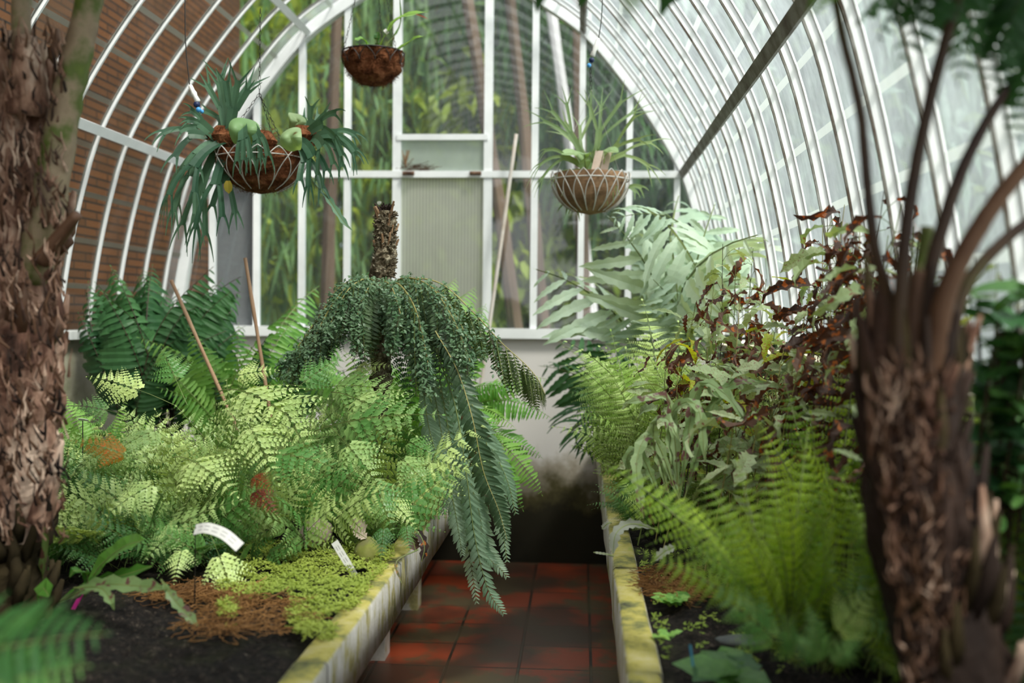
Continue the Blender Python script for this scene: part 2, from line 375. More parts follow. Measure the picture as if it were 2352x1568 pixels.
def frond_mesh(name, arch, sp, mats, stem, ratio=1.0):
    """unit frond: base at origin, tip at (0,1,0), arching towards +Z"""
    g = G(); a = arch
    d0 = Vector((0, math.cos(a), math.sin(a))); n0 = Vector((0, -math.sin(a), math.cos(a)))
    sp = [dict(x) for x in sp]; sp[0]['droop'] = 2 * a * 1.05
    pinnate(g, Vector((0, 0, 0)), d0, n0, 1.0, sp, 0, mats, stem)
    # chord normalise
    cur = Vector((0, 0, 0)); dd = d0.copy(); s = d0.cross(n0); nn = n0.copy(); st = max(6, sp[0]['n'])
    for i in range(st):
        dd = (dd - nn * (sp[0]['droop'] / st)).normalized(); nn = s.cross(dd).normalized(); cur = cur + dd / st
    ln = cur.length; an = math.atan2(cur.z, cur.y)
    M = Matrix.Rotation(-an, 3, 'X') * (1 / ln)
    g.v = [M @ v for v in g.v]
    return g.mesh(name)

# ------------------------------------------------------------------ object helpers
def tag(o, label=None, cat=None, group=None, kind=None):
    if label: o['label'] = label
    if cat: o['category'] = cat
    if group: o['group'] = group
    if kind: o['kind'] = kind
    return o
def empty(name, loc, label, cat, group=None, kind=None):
    o = bpy.data.objects.new(name, None); COL.objects.link(o); o.location = loc; o.empty_display_size = .05
    return tag(o, label, cat, group, kind)
def obj(name, g, parent=None, smooth=False, loc=None):
    me = g.mesh(name, smooth) if isinstance(g, G) else g
    o = bpy.data.objects.new(name, me); COL.objects.link(o)
    if parent:
        o.parent = parent
        base = Vector(parent.location)
        if parent.parent: base += Vector(parent.parent.location)
        o.location = -base          # meshes are written in world metres
    elif loc is not None: o.location = loc
    return o
def top(name, g, origin, label, cat, group=None, kind=None, smooth=False):
    """one-mesh thing: mesh data moved so that the origin sits at the thing"""
    origin = Vector(origin); g.v = [v - origin for v in g.v]
    o = obj(name, g, None, smooth); o.location = origin
    return tag(o, label, cat, group, kind)
def put(name, me, root, base, tip, up=(0, -.5, .85), roll=0, wide=1.0, label=None):
    base = Vector(base); tip = Vector(tip); tip.x = max(-2.42, min(.78, tip.x)); base.x = max(-2.4, min(.78, base.x)); ch = tip - base; L = ch.length
    y = ch.normalized(); z = Vector(up) - y * Vector(up).dot(y); z.normalize()
    x = y.cross(z)
    M = Matrix((x * L * wide, y * L, z * L)).transposed().to_4x4()
    if roll: M = M @ Matrix.Rotation(roll, 4, 'Y')
    M.translation = base - Vector(root.location)
    o = bpy.data.objects.new(name, me); COL.objects.link(o); o.parent = root; o.matrix_basis = M
    if label: o['label'] = label
    return o
def rnd(a, b): return random.uniform(a, b)
def bez(pts, n=16):
    """Catmull-Rom through 3-D points"""
    pts = [Vector(p) for p in pts]; out = []
    Q = [pts[0] * 2 - pts[1]] + pts + [pts[-1] * 2 - pts[-2]]
    for i in range(len(pts) - 1):
        a, b, c, d = Q[i:i + 4]
        for k in range(n):
            t = k / n
            out.append(.5 * ((2 * b) + (c - a) * t + (2 * a - 5 * b + 4 * c - d) * t * t + (3 * b - a - 3 * c + d) * t ** 3))
    out.append(pts[-1]); return out

# ------------------------------------------------------------------ the house
XC = -.835; YG = 6.3; Y0 = -1.2
half = [(0, 3.63), (.32, 3.56), (.60, 3.403), (.885, 3.193), (1.13, 2.904), (1.33, 2.616), (1.478, 2.345), (1.56, 2.08), (1.617, 1.828), (1.655, 1.60), (1.68, 1.40)]
hc = bez([(a, 0, b) for a, b in half], 10)
# resample by arc length
def resample(pts, step):
    L = [0]
    for a, b in zip(pts, pts[1:]): L.append(L[-1] + (b - a).length)
    n = max(2, round(L[-1] / step)); out = []
    for i in range(n + 1):
        s_ = L[-1] * i / n; j = max(k for k in range(len(L)) if L[k] <= s_ + 1e-9); j = min(j, len(L) - 2)
        out.append(pts[j].lerp(pts[j + 1], (s_ - L[j]) / (L[j + 1] - L[j])))
    return out
HC = resample(hc, .075)
def prof(side):        # sill to apex -> list of (x, z, nx, nz) outward normal
    out = []
    for i, p in enumerate(HC):
        a = HC[max(i - 1, 0)]; b = HC[min(i + 1, len(HC) - 1)]; tg = (b - a).normalized()
        out.append((XC + side * p.x, p.z, side * (-tg.z), tg.x) if True else None)
    return list(reversed(out))
def zarch(hw):
    hw = abs(hw)
    for a, b in zip(HC, HC[1:]):
        if a.x <= hw <= b.x: return a.z + (b.z - a.z) * (hw - a.x) / max(b.x - a.x, 1e-6)
    return 1.40
def ribbon(side, yc, wid, r0, r1, mat, i0=0, i1=None):
    """curved bar following the arch: width wid along Y, from r0 to r1 along the outward normal"""
    g = G(); pr = prof(side)[i0:i1]; rows = []
    for x, z, nx, nz in pr:
        a = Vector((x + nx * r0, yc - wid / 2, z + nz * r0)); b = Vector((x + nx * r0, yc + wid / 2, z + nz * r0))
        c = Vector((x + nx * r1, yc + wid / 2, z + nz * r1)); d = Vector((x + nx * r1, yc - wid / 2, z + nz * r1))
        rows.append([a, b, c, d, a.copy()])
    g.strip(rows, mat); return g
g = G(); g.box(-3.2, 1.1, -3, YG + .1, -.1, 0, M_tile); obj('floor', g)['kind'] = 'structure'
g = G(); g.box(-30, 40, -20, 60, -.14, -.1, M_gnd); obj('ground', g)['kind'] = 'structure'
SX = 1.68
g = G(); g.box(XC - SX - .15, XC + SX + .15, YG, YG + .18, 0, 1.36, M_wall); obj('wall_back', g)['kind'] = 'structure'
g = G(); g.box(XC - SX - .14, XC - SX, -3, YG, 0, 1.36, M_cream); g.box(XC - SX - .16, XC - SX + .04, -3, YG, 1.36, 1.40, M_white); obj('wall_left', g)['kind'] = 'structure'
g = G(); g.box(XC + SX, XC + SX + .14, -3, YG, 0, 1.30, M_rwall); g.box(XC + SX - .02, XC + SX + .16, -3, YG, 1.30, 1.34, M_cream); obj('wall_right', g)['kind'] = 'structure'
g = G(); g.box(-2.98, -2.76, -6, 8.3, -.1, 6.2, M_brick); obj('wall_outside', g)['kind'] = 'structure'

ribsL = [6.08 - .30 * k for k in range(25)]
ribsR = [6.12 - .345 * k for k in range(22)]
for side, rb, nm, gl in ((-1, ribsL, 'window_2', M_glL), (1, ribsR, 'window_3', M_glR)):
    root = empty(nm, (XC + side * SX, 3, 1.4), None, None, kind='structure')
    for k, y in enumerate(rb):
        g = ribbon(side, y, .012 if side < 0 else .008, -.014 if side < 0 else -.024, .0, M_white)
        for g2 in (ribbon(side, y, .030 if side < 0 else .022, .0, .006, M_putty if side < 0 else M_white), ribbon(side, y, .008, -.031, -.0242, M_whited) if side > 0 else None):  # right nose strip: grime, with the backlit shade of the edge in its colour
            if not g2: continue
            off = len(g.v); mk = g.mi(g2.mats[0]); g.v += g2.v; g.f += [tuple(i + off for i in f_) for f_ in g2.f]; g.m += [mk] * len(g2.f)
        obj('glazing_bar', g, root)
    ys = [YG] + rb
    for a, b in zip(ys, ys[1:]):
        g = G(); rows = [[Vector((x + nx * .004, b, z + nz * .004)), Vector((x + nx * .004, a, z + nz * .004))] for x, z, nx, nz in prof(side)]
        g.strip(rows, M_glR if a == YG else gl); obj('glass_pane', g, root)
    pr = prof(side)
    for i in range(3, len(pr) - 1, 3):        # overlaps of the panes run along the house
        x, z, nx, nz = pr[i]; x2, z2, _, _ = pr[i - 1]
        tx, tz = (x - x2), (z - z2); l = math.hypot(tx, tz); tx /= l; tz /= l
        g = G(); h = .013
        g.strip([[Vector((x + nx * .002 - tx * h, Y0, z + nz * .002 - tz * h)), Vector((x + nx * .002 - tx * h, YG, z + nz * .002 - tz * h))],
                 [Vector((x + nx * .002 + tx * h, Y0, z + nz * .002 + tz * h)), Vector((x + nx * .002 + tx * h, YG, z + nz * .002 + tz * h))]], M_lap if side < 0 else M_lapr)
        obj('pane_overlap', g, root)
    for zz, hw, wd, an_ in ((2.345, 1.478, .046, 26), (3.193, .885, .040, 44)):
        x = XC + side * (hw - .055)
        g = G(); a = -R(an_) * side
        mt = M_white if side < 0 else M_whited
        c_, s_ = math.cos(a), math.sin(a)
        b = len(g.v)
        for y in (Y0, YG):
            for du, dv in ((-wd / 2, -.008), (wd / 2, -.008), (wd / 2, .008), (-wd / 2, .008)):
                g.v.append(Vector((x + du * s_ * 1 + dv * c_, y, zz + du * c_ - dv * s_)))
        k = g.mi(mt)
        for j in range(4): q = (j + 1) % 4; g.f.append((b + j, b + q, b + 4 + q, b + 4 + j)); g.m.append(k)
        g.f.append((b, b + 1, b + 2, b + 3)); g.m.append(k); g.f.append((b + 4, b + 5, b + 6, b + 7)); g.m.append(k)
        obj('purlin', g, root)

# gable window
gw = empty('window_1', (XC, YG, 1.4), None, None, kind='structure')
g = ribbon(-1, YG, .07, -.055, .01, M_white); obj('arch_frame', g, gw)
g = ribbon(1, YG, .07, -.055, .01, M_white); obj('arch_frame', g, gw)
mull = [(489, .034), (590, .034), (694, .036), (798, .036), (912, .05), (1121, .05), (1228, .04), (1336, .036), (1445, .036), (1555, .034)]
mx = [P(px, 410, YG).x for px, _ in mull]
for (px, wd), x in zip(mull, mx):
    g = G(); zt = zarch(x - XC) - .02
    g.box(x - wd / 2, x + wd / 2, YG - .02, YG + .025, 1.40, zt, M_white); obj('mullion', g, gw)
g = G(); g.box(XC - 1.49, XC + 1.47, YG - .03, YG + .02, 2.325, 2.365, M_white); obj('transom', g, gw)
g = G(); g.box(XC - SX, XC + SX, YG - .045, YG + .05, 1.36, 1.42, M_white); obj('window_sill', g, gw)
g = G(); g.box(mx[4], mx[5], YG - .028, YG + .01, 2.55, 2.585, M_white); obj('vent_bar', g, gw)
edges = [XC - SX + .02] + mx + [XC + SX - .02]
for i, (a, b) in enumerate(zip(edges, edges[1:])):
    for lo, hi in ((1.42, 2.345), (2.345, 9)):
        n = 6; rows = []; ok = False
        for j in range(n + 1):
            x = a + (b - a) * j / n; zt = min(hi, zarch(x - XC))
            if i == 4 + 1 and lo > 2: l2 = 2.58
            else: l2 = lo
            zt = max(zt, l2 + .001); ok = ok or zt - l2 > .05
            rows.append([Vector((x, YG + .004, l2)), Vector((x, YG + .004, zt))])
        if not ok: continue
        g = G(); mt = M_glG
        if i == 5 and lo < 2: mt = M_glF
        g.strip(rows, mt); obj('glass_pane', g, gw)
g = G(); g.box(mx[4] + .02, mx[5] - .02, YG + .006, YG + .01, 2.36, 2.56, M_glV); obj('vent_pane', g, gw)
for px in (938, 1092):
    c_ = P(px, 398, YG - .05); g = G()
    g.tube([c_ + Vector((-.035, 0, 0)), c_ + Vector((.035, 0, 0))], .013, simple('rust%d' % px, [(.4, (.06, .03, .02)), (.7, (.25, .15, .10))], 20, .9), 8)
    obj('rusty_hinge', g, gw)
g = G()
for k in range(46):
    a = P(925 + rnd(0, 50), 392 + rnd(-10, 6), YG - .01); g.tube([a, a + Vector((rnd(-.06, .14), rnd(-.02, .0), rnd(-.01, .05)))], .0016, M_stipeb, 3)
for k in range(10):
    a = P(930, 385, YG - .01); g.tube([a, a + Vector((rnd(-.03, .07), -.01, rnd(.04, .11)))], .003, M_coirl, 3)
top('twig_nest', g, P(940, 392, YG), 'dry brown twigs lodged on the white transom below the small vent', 'twigs')
# grey sheets outside two bays
g = G(); g.box(mx[0] + .01, mx[1] - .01, YG + .05, YG + .07, 1.2, 2.33, M_grey); top('grey_board', g, (mx[0] + .12, YG + .06, 1.2), 'tall plain grey board behind the lower gable pane left of the canes', 'board')
g = G(); g.box(mx[0] + .03, mx[1] - .01, YG + .05, YG + .07, 2.36, 2.80, M_grey); top('grey_board', g, (mx[0] + .12, YG + .06, 2.36), 'grey panel behind the upper gable pane, above the tall grey board', 'board')

# ------------------------------------------------------------------ benches
def kerb_box(x0, x1, y0, y1, z0, z1, seed):
    g = G(); k = g.mi(M_kerb); n = 40; prof_ = []
    ring = [(x0, z0), (x1, z0), (x1, z1 - .008), (x1 - .008, z1), (x0 + .008, z1), (x0, z1 - .008)]
    rows = []
    for i in range(n + 1):
        y = y0 + (y1 - y0) * i / n
        rows.append([Vector((a + .004 * mnoise.noise(Vector((a * 9, y * 3, b * 9 + seed))), y, b + .004 * mnoise.noise(Vector((a * 7, y * 4, b * 5 + seed))))) for a, b in ring + ring[:1]])
    g.strip(rows, M_kerb)
    b = 0; g.f.append(tuple(range(6))); g.m.append(0); l = n * 7; g.f.append(tuple(l + j for j in range(6))); g.m.append(0)
    return g
def bench(nm, label, xa, xb, kx0, kx1, legs):
    r = empty(nm, ((xa + xb) / 2, 3, 0), label, 'planting bench')
    ys = [-.4, 1.0, 2.2, 3.12, 4.55, 6.28]
    for i, (a, b) in enumerate(zip(ys, ys[1:])): obj('kerb', kerb_box(kx0, kx1, a + .002, b - .002, .60, .75, i * 3), r, True)
    g = G(); g.box(xa if xa < -1 else .16, xb if xb > 0 else -.60, -.4, 6.28, .57, .60, M_rwall); obj('bench_slab', g, r)
    for x, y in legs:
        g = G(); g.box(x - .05, x + .05, y - .06, y + .06, 0, .56, M_kerb); obj('leg', g, r)
    return r
bench('planting_bench', 'long mossy concrete bench on the left side of the tiled aisle', -2.49, -.535, -.61, -.535, [(-.86, 5.28), (-.88, 4.5), (-.90, 3.7), (-.9, 2.6), (-2.3, 5.3), (-2.3, 3.5), (-2.3, 1.5)])
bench('planting_bench', 'yellow-lichened concrete bench on the right side of the tiled aisle', .105, .84, .105, .18, [(.3, 5.2), (.3, 4), (.3, 2.8), (.75, 5.2), (.75, 3.4)])
def soilmesh(x0, x1, y0, y1, z, amp):
    g = G(); nx = int((x1 - x0) / .012); ny = int((y1 - y0) / .012); rows = []
    for j in range(ny + 1):
        r = []
        for i in range(nx + 1):
            x = x0 + (x1 - x0) * i / nx; y = y0 + (y1 - y0) * j / ny
            h = amp * mnoise.fractal(Vector((x * 2.5, y * 2.5, 3)), 1, 2, 5) + .016 * mnoise.noise(Vector((x * 28, y * 28, 1))) + .012 * mnoise.noise(Vector((x * 70, y * 70, 9)))
            ed = min(1, min(x - x0, x1 - x, y - y0, y1 - y) / .12)
            r.append(Vector((x, y, z + h * max(ed, 0.15) - (1 - ed) * .01)))
        rows.append(r)
    g.strip(rows, M_soil); return g
o = obj('soil', soilmesh(-2.49, -.61, .2, 6.28, .725, .035), None, True); tag(o, 'dark crumbly potting soil filling the left bench', 'soil', kind='stuff')
o = obj('soil', soilmesh(.18, .84, .2, 6.28, .715, .03), None, True); tag(o, 'dark crumbly potting soil filling the right bench', 'soil', kind='stuff')

# ------------------------------------------------------------------ outside the glass
def spray(name, n, size, mat, seed, droop=.8, wid=.28):
    random.seed(seed); g = G()
    for _ in range(n):
        th = rnd(0, 6.283); u = rnd(-1, 1); r = rnd(.35, 1) ** .4; q = math.sqrt(1 - u * u)
        p = Vector((math.cos(th) * q * r, math.sin(th) * q * r, u * r)) * (1 + .25 * mnoise.noise(Vector((th * 2, u * 3, seed))))
        d = Vector((rnd(-1, 1), rnd(-1, 1), rnd(-droop * 1.6, .4)))
        leaflet(g, p, d, Vector((rnd(-.4, .4), rnd(-.4, .4), 1)).normalized(), size * rnd(.6, 1.3), size * wid, mat, 2, 0, .1, .4)
    return g.mesh(name)
sprays = [spray('crown', 4200, .15, M_out1, 1, 1, .2), spray('crown', 3600, .13, M_out2, 2, .6, .6), spray('crown', 4000, .15, M_out3, 3, .7, .5)]
random.seed(11)
def tree(x, y, h, r, k, low, label, lean=0, tr=.11, tm=None, group=None):
    root = empty('tree', (x, y, -.1), label, 'tree', group)
    g = G(); pts = bez([(x, y, -.1), (x + lean * .3, y, h * .4), (x + lean, y, h * .85)], 5)
    g.tube(pts, [tr * (1 - .6 * i / (len(pts) - 1)) for i in range(len(pts))], tm or M_trunko, 8, jit=.15); obj('trunk', g, root)
    c = obj('crown', sprays[k], root); c.location = (lean * .8, 0, (h + low) / 2 + .1); c.scale = (r, r, (h - low) / 2)
    return root
gt = 'conifers beyond the gable'
for x, y, h, r, k, low, lb in [
    (-2.6, 9.6, 7.2, 1.3, 0, .9, 'dark conifer behind the leftmost gable panes'), (-1.7, 10.6, 7.6, 1.5, 0, 1.6, 'feathery conifer behind the left gable mullions'),
    (-.6, 9.9, 7.4, 1.2, 0, 2.2, 'feathery conifer behind the door panel'), (.35, 9.4, 6.8, 1.15, 0, 2.1, 'feathery conifer behind the right hanging basket'),
    (1.3, 9.8, 7.2, 1.4, 2, 1.2, 'grey-green tree behind the rightmost gable panes'), (2.5, 10.4, 7.5, 1.6, 2, .8, 'grey-green tree past the right corner of the gable')]:
    tree(x, y + .9, h, r, k, low, lb, rnd(-.2, .2))
for x, y, h, r, lb in [(-2.9, 11.2, 5.6, 1.5, 'yellow-green tree far behind the left gable panes'), (-1.1, 10.9, 4.6, 1.2, 'yellow-green tree glowing behind the panes left of the door'), (.2, 11.0, 3.6, 1.1, 'yellow-green tree low behind the door panel')]:
    tree(x, y, h, r, 1, .4, lb)
# bare stems among the trees
for x, y, ln, mt, lb in [(-.62, 8.1, -.5, M_trunko, 'leaning brown trunk behind the upper middle pane'), (-.38, 8.3, -.35, M_trunko, 'dark slanting trunk behind the upper middle pane'), (.0, 8.9, -.45, M_trunkp, 'pale grey leaning trunk behind the upper middle pane'), (.0, 8.4, -.1, M_trunko, 'brown trunk behind the pane right of the door'), (-2.05, 8.4, .1, M_trunko, 'brown trunk behind the leftmost gable pane')]:
    g = G(); x0 = x
    pts = bez([(x0 - ln * .6, y, -.1), (x0, y, 2.2), (x0 + ln, y, 5.2)], 6)
    g.tube(pts, [.07 - .03 * i / 12 for i in range(len(pts))], mt, 8, jit=.12)
    o = top('bare_tree', g, (x0 - ln * .6, y, -.1), lb, 'tree')
k = 0
far = ['dark tree at the back left, far past the brick wall', 'tall dark tree in the far row left of centre', 'tall dark tree in the far row at centre', 'tall dark tree in the far row right of centre', 'tall grey-green tree in the far row past the right corner', 'tall grey-green tree seen through the right glazing near the gable', 'tall grey-green tree seen through the middle of the right glazing', 'grey-green tree seen low through the right glazing', 'grey-green tree seen through the right glazing behind the dead leaves', 'last grey-green tree towards the bright sky at right']
for i, (x, y, h, r) in enumerate([(-6, 15, 10, 2.6), (-3.2, 16, 11, 2.6), (-.4, 16, 12, 2.6), (2.3, 15.5, 12, 2.6), (5, 16, 12, 2.8), (5.0, 21, 14, 3.4), (7.6, 18, 6.5, 2.8), (5.6, 13, 4.9, 2.0), (6.6, 11, 3.6, 1.9), (10, 17.5, 3.6, 2.4)]):
    tree(x, y, h, r, 2 if i > 3 else 0, -.1, far[i], 0, .2)

# ------------------------------------------------------------------ fern species
def spc(*a): return list(a)
LE = spc(dict(n=8, a0=.36, l=.36, prof='tri', ang=54, rad=.004, hang=.12, droop=1), dict(n=7, a0=.04, l=.26, prof='tri', ang=50, droop=.35, rad=.008, hang=.05), dict(w=.70, seg=4, lobes=2, depth=.45, droop=.3, fold=.2, shape='leaf'))
LC = spc(dict(n=16, a0=.2, l=.34, prof='tri', ang=62, rad=.004, hang=.15, droop=1), dict(n=13, a0=.03, l=.18, prof='tri', ang=60, droop=.4, rad=.01, hang=.08), dict(w=.62, seg=3, lobes=2, depth=.5, droop=.2, shape='leaf'))
SW = spc(dict(n=27, a0=.16, l=.19, prof='lance', ang=72, rad=.005, hang=.35, droop=1), dict(w=.20, seg=5, lobes=4, depth=.28, droop=.6, fold=.2, shape='leaf'))
DK = spc(dict(n=19, a0=.34, l=.20, prof='lance', ang=66, rad=.005, hang=.7, droop=1), dict(w=.21, seg=5, droop=.8, fold=.2, shape='leaf'))
BL = spc(dict(n=32, a0=.08, l=.15, prof='lance', ang=62, rad=.005, hang=.3, droop=1), dict(w=.22, seg=4, droop=.5, fold=.15, shape='leaf'))
BI = spc(dict(n=18, a0=.14, l=.165, prof='lance', ang=64, rad=.006, hang=.15, droop=1), dict(n=8, a0=.02, l=.17, prof='tri', ang=58, droop=.25, rad=.01, hang=.05), dict(w=.7, seg=3, droop=.2, shape='leaf'))
GL = spc(dict(n=8, a0=.22, l=.44, prof='full', ang=50, rad=.010, hang=.28, droop=1), dict(w=.20, seg=12, lobes=6, depth=.3, droop=.9, fold=.25, wave=.008, shape='strap'))
def fam(nm, arch, sp, mats, stem, n, seed):
    random.seed(seed); return [frond_mesh(nm, arch * rnd(.8, 1.2), sp, mats, stem) for _ in range(n)]
F_le = fam('frond', .36, LE, [M_fresh], M_stem, 5, 1)
F_led = fam('frond', .36, LE, [M_freshdk], M_stem, 2, 2)
F_red = fam('frond', .5, LE, [M_rust], M_stemd, 1, 3)
F_org = fam('frond', .5, LE, [M_orange], M_stem, 1, 4)
F_lc = fam('frond', .8, LC, [M_lime], M_stem, 3, 5)
F_lcd = fam('frond', .7, LC, [M_freshdk], M_stem, 2, 15)
F_sw = fam('frond', .7, SW, [M_sword], M_stem, 3, 6)
F_dk = fam('frond', .75, DK, [M_dark], M_stemd, 3, 7)
F_bl = fam('frond', .6, BL, [M_blue], M_stemy, 3, 8)
F_bi = fam('frond', .38, BI, [M_fore], M_stem, 4, 9)
F_bid = fam('frond', .55, BI, [M_dark], M_stemd, 3, 10)
F_gl = fam('frond', .7, GL, [M_glauc], M_stem, 3, 12)
F_gld = fam('frond', .7, GL, [M_dark], M_stem, 2, 13)
F_ed = fam('frond', .7, spc(dict(n=6, a0=.4, l=.30, prof='full', ang=45, rad=.008, hang=.3, droop=1), dict(w=.20, seg=10, lobes=5, depth=.3, droop=1.2, fold=.2, wave=.01, shape='strap')), [M_edge], M_stem, 2, 14)
F_bin = fam('frond', .3, spc(dict(n=22, a0=.1, l=.24, prof='lance', ang=66, rad=.005, hang=.2, droop=1), dict(w=.26, seg=6, lobes=5, depth=.3, droop=.4, fold=.2, shape='leaf')), [M_freshdk], M_stem, 1, 19)
F_top = fam('frond', .45, spc(dict(n=15, a0=.1, l=.26, prof='lance', ang=64, rad=.008, hang=.3, droop=1), dict(w=.34, seg=8, lobes=6, depth=.45, droop=.6, fold=.2, shape='leaf')), [M_dark], M_stemd, 2, 29)
F_dry = fam('frond', .8, BL, [M_greydry], M_stemd, 1, 16)
random.seed(21)
def radial(root, meshes, n, c, rb, reach, hgt, az=(0, 360), up=None, jit=.25, name='frond', wide=(.85, 1.1)):
    c = Vector(c)
    for i in range(n):
        a = R(rnd(*az)); o = Vector((math.cos(a), math.sin(a), 0)); rr = rnd(*reach); h = rnd(*hgt)
        b = c + o * rnd(0, rb); tp = c + o * (rb + rr) + Vector((0, 0, h))
        u = Vector((o.x * -.2, -.45 - .2 * abs(o.y), .9)) if up is None else Vector(up)
        put(name, random.choice(meshes), root, b, tp, u + Vector((rnd(-jit, jit), rnd(-jit, jit), 0)), rnd(-.3, .3), rnd(*wide))
def heroes(root, meshes, lst, name='frond', up=(0, -.75, .7)):
    for i, (b, bY, t, tY) in enumerate(lst):
        put(name, meshes[i % len(meshes)], root, P(b[0], b[1], bY), P(t[0], t[1], tY), Vector(up) + Vector((rnd(-.2, .2), 0, 0)), rnd(-.2, .2), rnd(.9, 1.1))

# --- the bright leathery ferns
def field(root, meshes, n, bx, by, hmax, reach, lean, drop=.55):
    for i in range(n):
        x = rnd(*bx); y = rnd(*by); u = (y - 2.9) / 1.3
        H = hmax[0] + (hmax[1] - hmax[0]) * max(0, min(1, u))
        d = Vector((lean[0] + rnd(-.8, .8), lean[1] + rnd(-.7, .5), 0)).normalized() * rnd(*reach)
        z = .76 + H * rnd(drop, 1)
        put('frond', random.choice(meshes), root, (x, y, .735), Vector((x, y, z)) + d, Vector((d.x * .3, -.8, .7)) + Vector((rnd(-.3, .3), 0, 0)), rnd(-.4, .4), rnd(.85, 1.1))
fl = empty('leather_fern', (-1.05, 3.55, .74), 'large bright yellow-green leathery fern filling the middle of the left bench', 'fern')
field(fl, F_le, 78, (-1.35, -.66), (3.15, 4.0), (.22, .60), (.20, .42), (.5, -.25))
heroes(fl, F_le, [((700, 1000), 3.5, (1015, 952), 3.3), ((760, 900), 3.6, (955, 1000), 3.3), ((640, 930), 3.5, (800, 812), 3.6), ((560, 1060), 3.2, (795, 1085), 3.0), ((400, 1050), 3.2, (545, 1140), 2.95),
    ((620, 880), 3.5, (720, 1050), 3.1), ((500, 900), 3.6, (700, 985), 3.2), ((840, 1060), 3.3, (905, 1225), 3.1), ((880, 1020), 3.4, (1010, 1150), 3.25), ((900, 1000), 3.5, (1020, 1060), 3.4),
    ((700, 900), 3.7, (930, 900), 3.5), ((500, 880), 3.7, (640, 850), 3.7), ((760, 980), 3.4, (880, 1130), 3.15), ((560, 960), 3.4, (640, 1110), 3.0), ((860, 1120), 3.25, (960, 1220), 3.15), ((780, 860), 3.8, (900, 840), 3.7)])
fl2 = empty('leather_fern', (-1.55, 3.3, .74), 'leathery green fern between the shaggy left trunk and the curved white label', 'fern')
field(fl2, F_le + F_led, 84, (-1.75, -1.2), (3.0, 3.9), (.18, .5), (.18, .36), (-.2, -.35))
heroes(fl2, F_le, [((420, 1080), 3.0, (235, 1190), 2.85), ((460, 1180), 2.95, (330, 1290), 2.8), ((480, 1220), 2.9, (545, 1400), 2.72), ((300, 960), 3.3, (150, 930), 3.2), ((420, 980), 3.2, (240, 1060), 2.95),
    ((430, 930), 3.4, (370, 800), 3.6), ((400, 930), 3.4, (200, 865), 3.4), ((430, 1230), 2.9, (400, 1340), 2.75), ((340, 1000), 3.2, (165, 1095), 3.0)])
put('frond', F_org[0], fl2, P(350, 1070, 3.0), P(165, 1012, 2.9), (0, -.8, .5), label='yellowing frond with an orange tip')
fl3 = empty('leather_fern', (-1.35, 3.0, .74), 'low shaded fern under the bright fronds behind the curved white label', 'fern')
field(fl3, F_led, 90, (-1.75, -.95), (2.95, 3.2), (.16, .2), (.10, .26), (0, -.6), .3)
put('frond', F_red[0], fl3, P(560, 1110, 2.98), P(640, 1185, 2.88), (.4, -.8, .3), label='dark red and orange frond')
put('frond', F_red[0], fl3, P(570, 1090, 2.98), P(625, 1125, 2.87), (.2, -.8, .3), label='dark red frond')
fl4 = empty('leather_fern', (-.72, 3.35, .74), 'fine pale fern spilling over the left kerb beside the mossy stone', 'fern')
field(fl4, F_lc[:1] + F_le[:2], 40, (-.80, -.60), (3.3, 3.9), (.12, .22), (.10, .2), (.7, -.4))
heroes(fl4, F_led, [((885, 1180), 3.1, (875, 1290), 2.98), ((930, 1180), 3.15, (940, 1270), 3.05)])
# ---- behind on the left bench
d1 = empty('sword_fern', (-2.15, 5.2, .74), 'tall dark green fern on black stalks against the brick-side glazing', 'fern')
radial(d1, F_dk, 44, (-2.05, 5.1, .74), .12, (.10, .30), (.5, 1.0), jit=.3)
heroes(d1, F_dk, [((330, 1040), 5.1, (190, 650), 5.0), ((330, 1040), 5.1, (255, 620), 5.2), ((340, 1040), 5.1, (350, 610), 5.2), ((350, 1040), 5.1, (470, 700), 5.0), ((340, 1040), 5.1, (520, 760), 4.9), ((300, 1040), 5.1, (150, 720), 4.9)])
d2 = empty('sword_fern', (-1.9, 4.2, .74), 'light green fern with drooping fronds right beside the shaggy left trunk', 'fern')
heroes(d2, F_sw, [((270, 1130), 4.1, (150, 1000), 3.9), ((270, 1130), 4.1, (170, 930), 4.0), ((280, 1120), 4.1, (290, 920), 4.0), ((260, 1130), 4.1, (215, 1000), 3.8), ((260, 1130), 4.1, (130, 900), 4.1), ((280, 1130), 4.1, (360, 950), 4.0)])
d3 = empty('sword_fern', (-1.5, 5.0, .74), 'mid-green fern behind the two bamboo canes', 'fern')
radial(d3, F_sw + F_dk[:1], 26, (-1.55, 4.9, .74), .1, (.15, .5), (.35, .68), jit=.3)
heroes(d3, F_sw, [((560, 1050), 4.8, (545, 745), 4.7), ((560, 1050), 4.8, (690, 720), 4.8), ((560, 1050), 4.8, (730, 660), 5.0), ((600, 1050), 4.8, (720, 790), 4.6), ((560, 1050), 4.8, (430, 760), 4.6)])
d4 = empty('sword_fern', (-.85, 4.9, .74), 'bright sword fern arching over the left kerb behind the weeping tree fern', 'fern')
radial(d4, F_sw, 34, (-.82, 4.8, .76), .12, (.12, .42), (.15, .62), jit=.3)
heroes(d4, F_sw, [((960, 1000), 4.7, (1045, 640), 5.0), ((980, 1000), 4.7, (1090, 660), 5.0), ((1000, 1000), 4.7, (1115, 700), 4.9), ((1060, 960), 4.6, (1255, 870), 4.5), ((1060, 960), 4.6, (1265, 960), 4.4), ((1080, 980), 4.6, (1245, 1050), 4.4),
    ((1080, 980), 4.5, (1245, 1135), 4.3), ((1070, 1000), 4.5, (1200, 1170), 4.2), ((1040, 1000), 4.5, (1160, 1100), 4.2), ((1050, 930), 4.6, (1200, 900), 4.4), ((1050, 950), 4.5, (1150, 1010), 4.2), ((1040, 960), 4.6, (1180, 980), 4.3)])

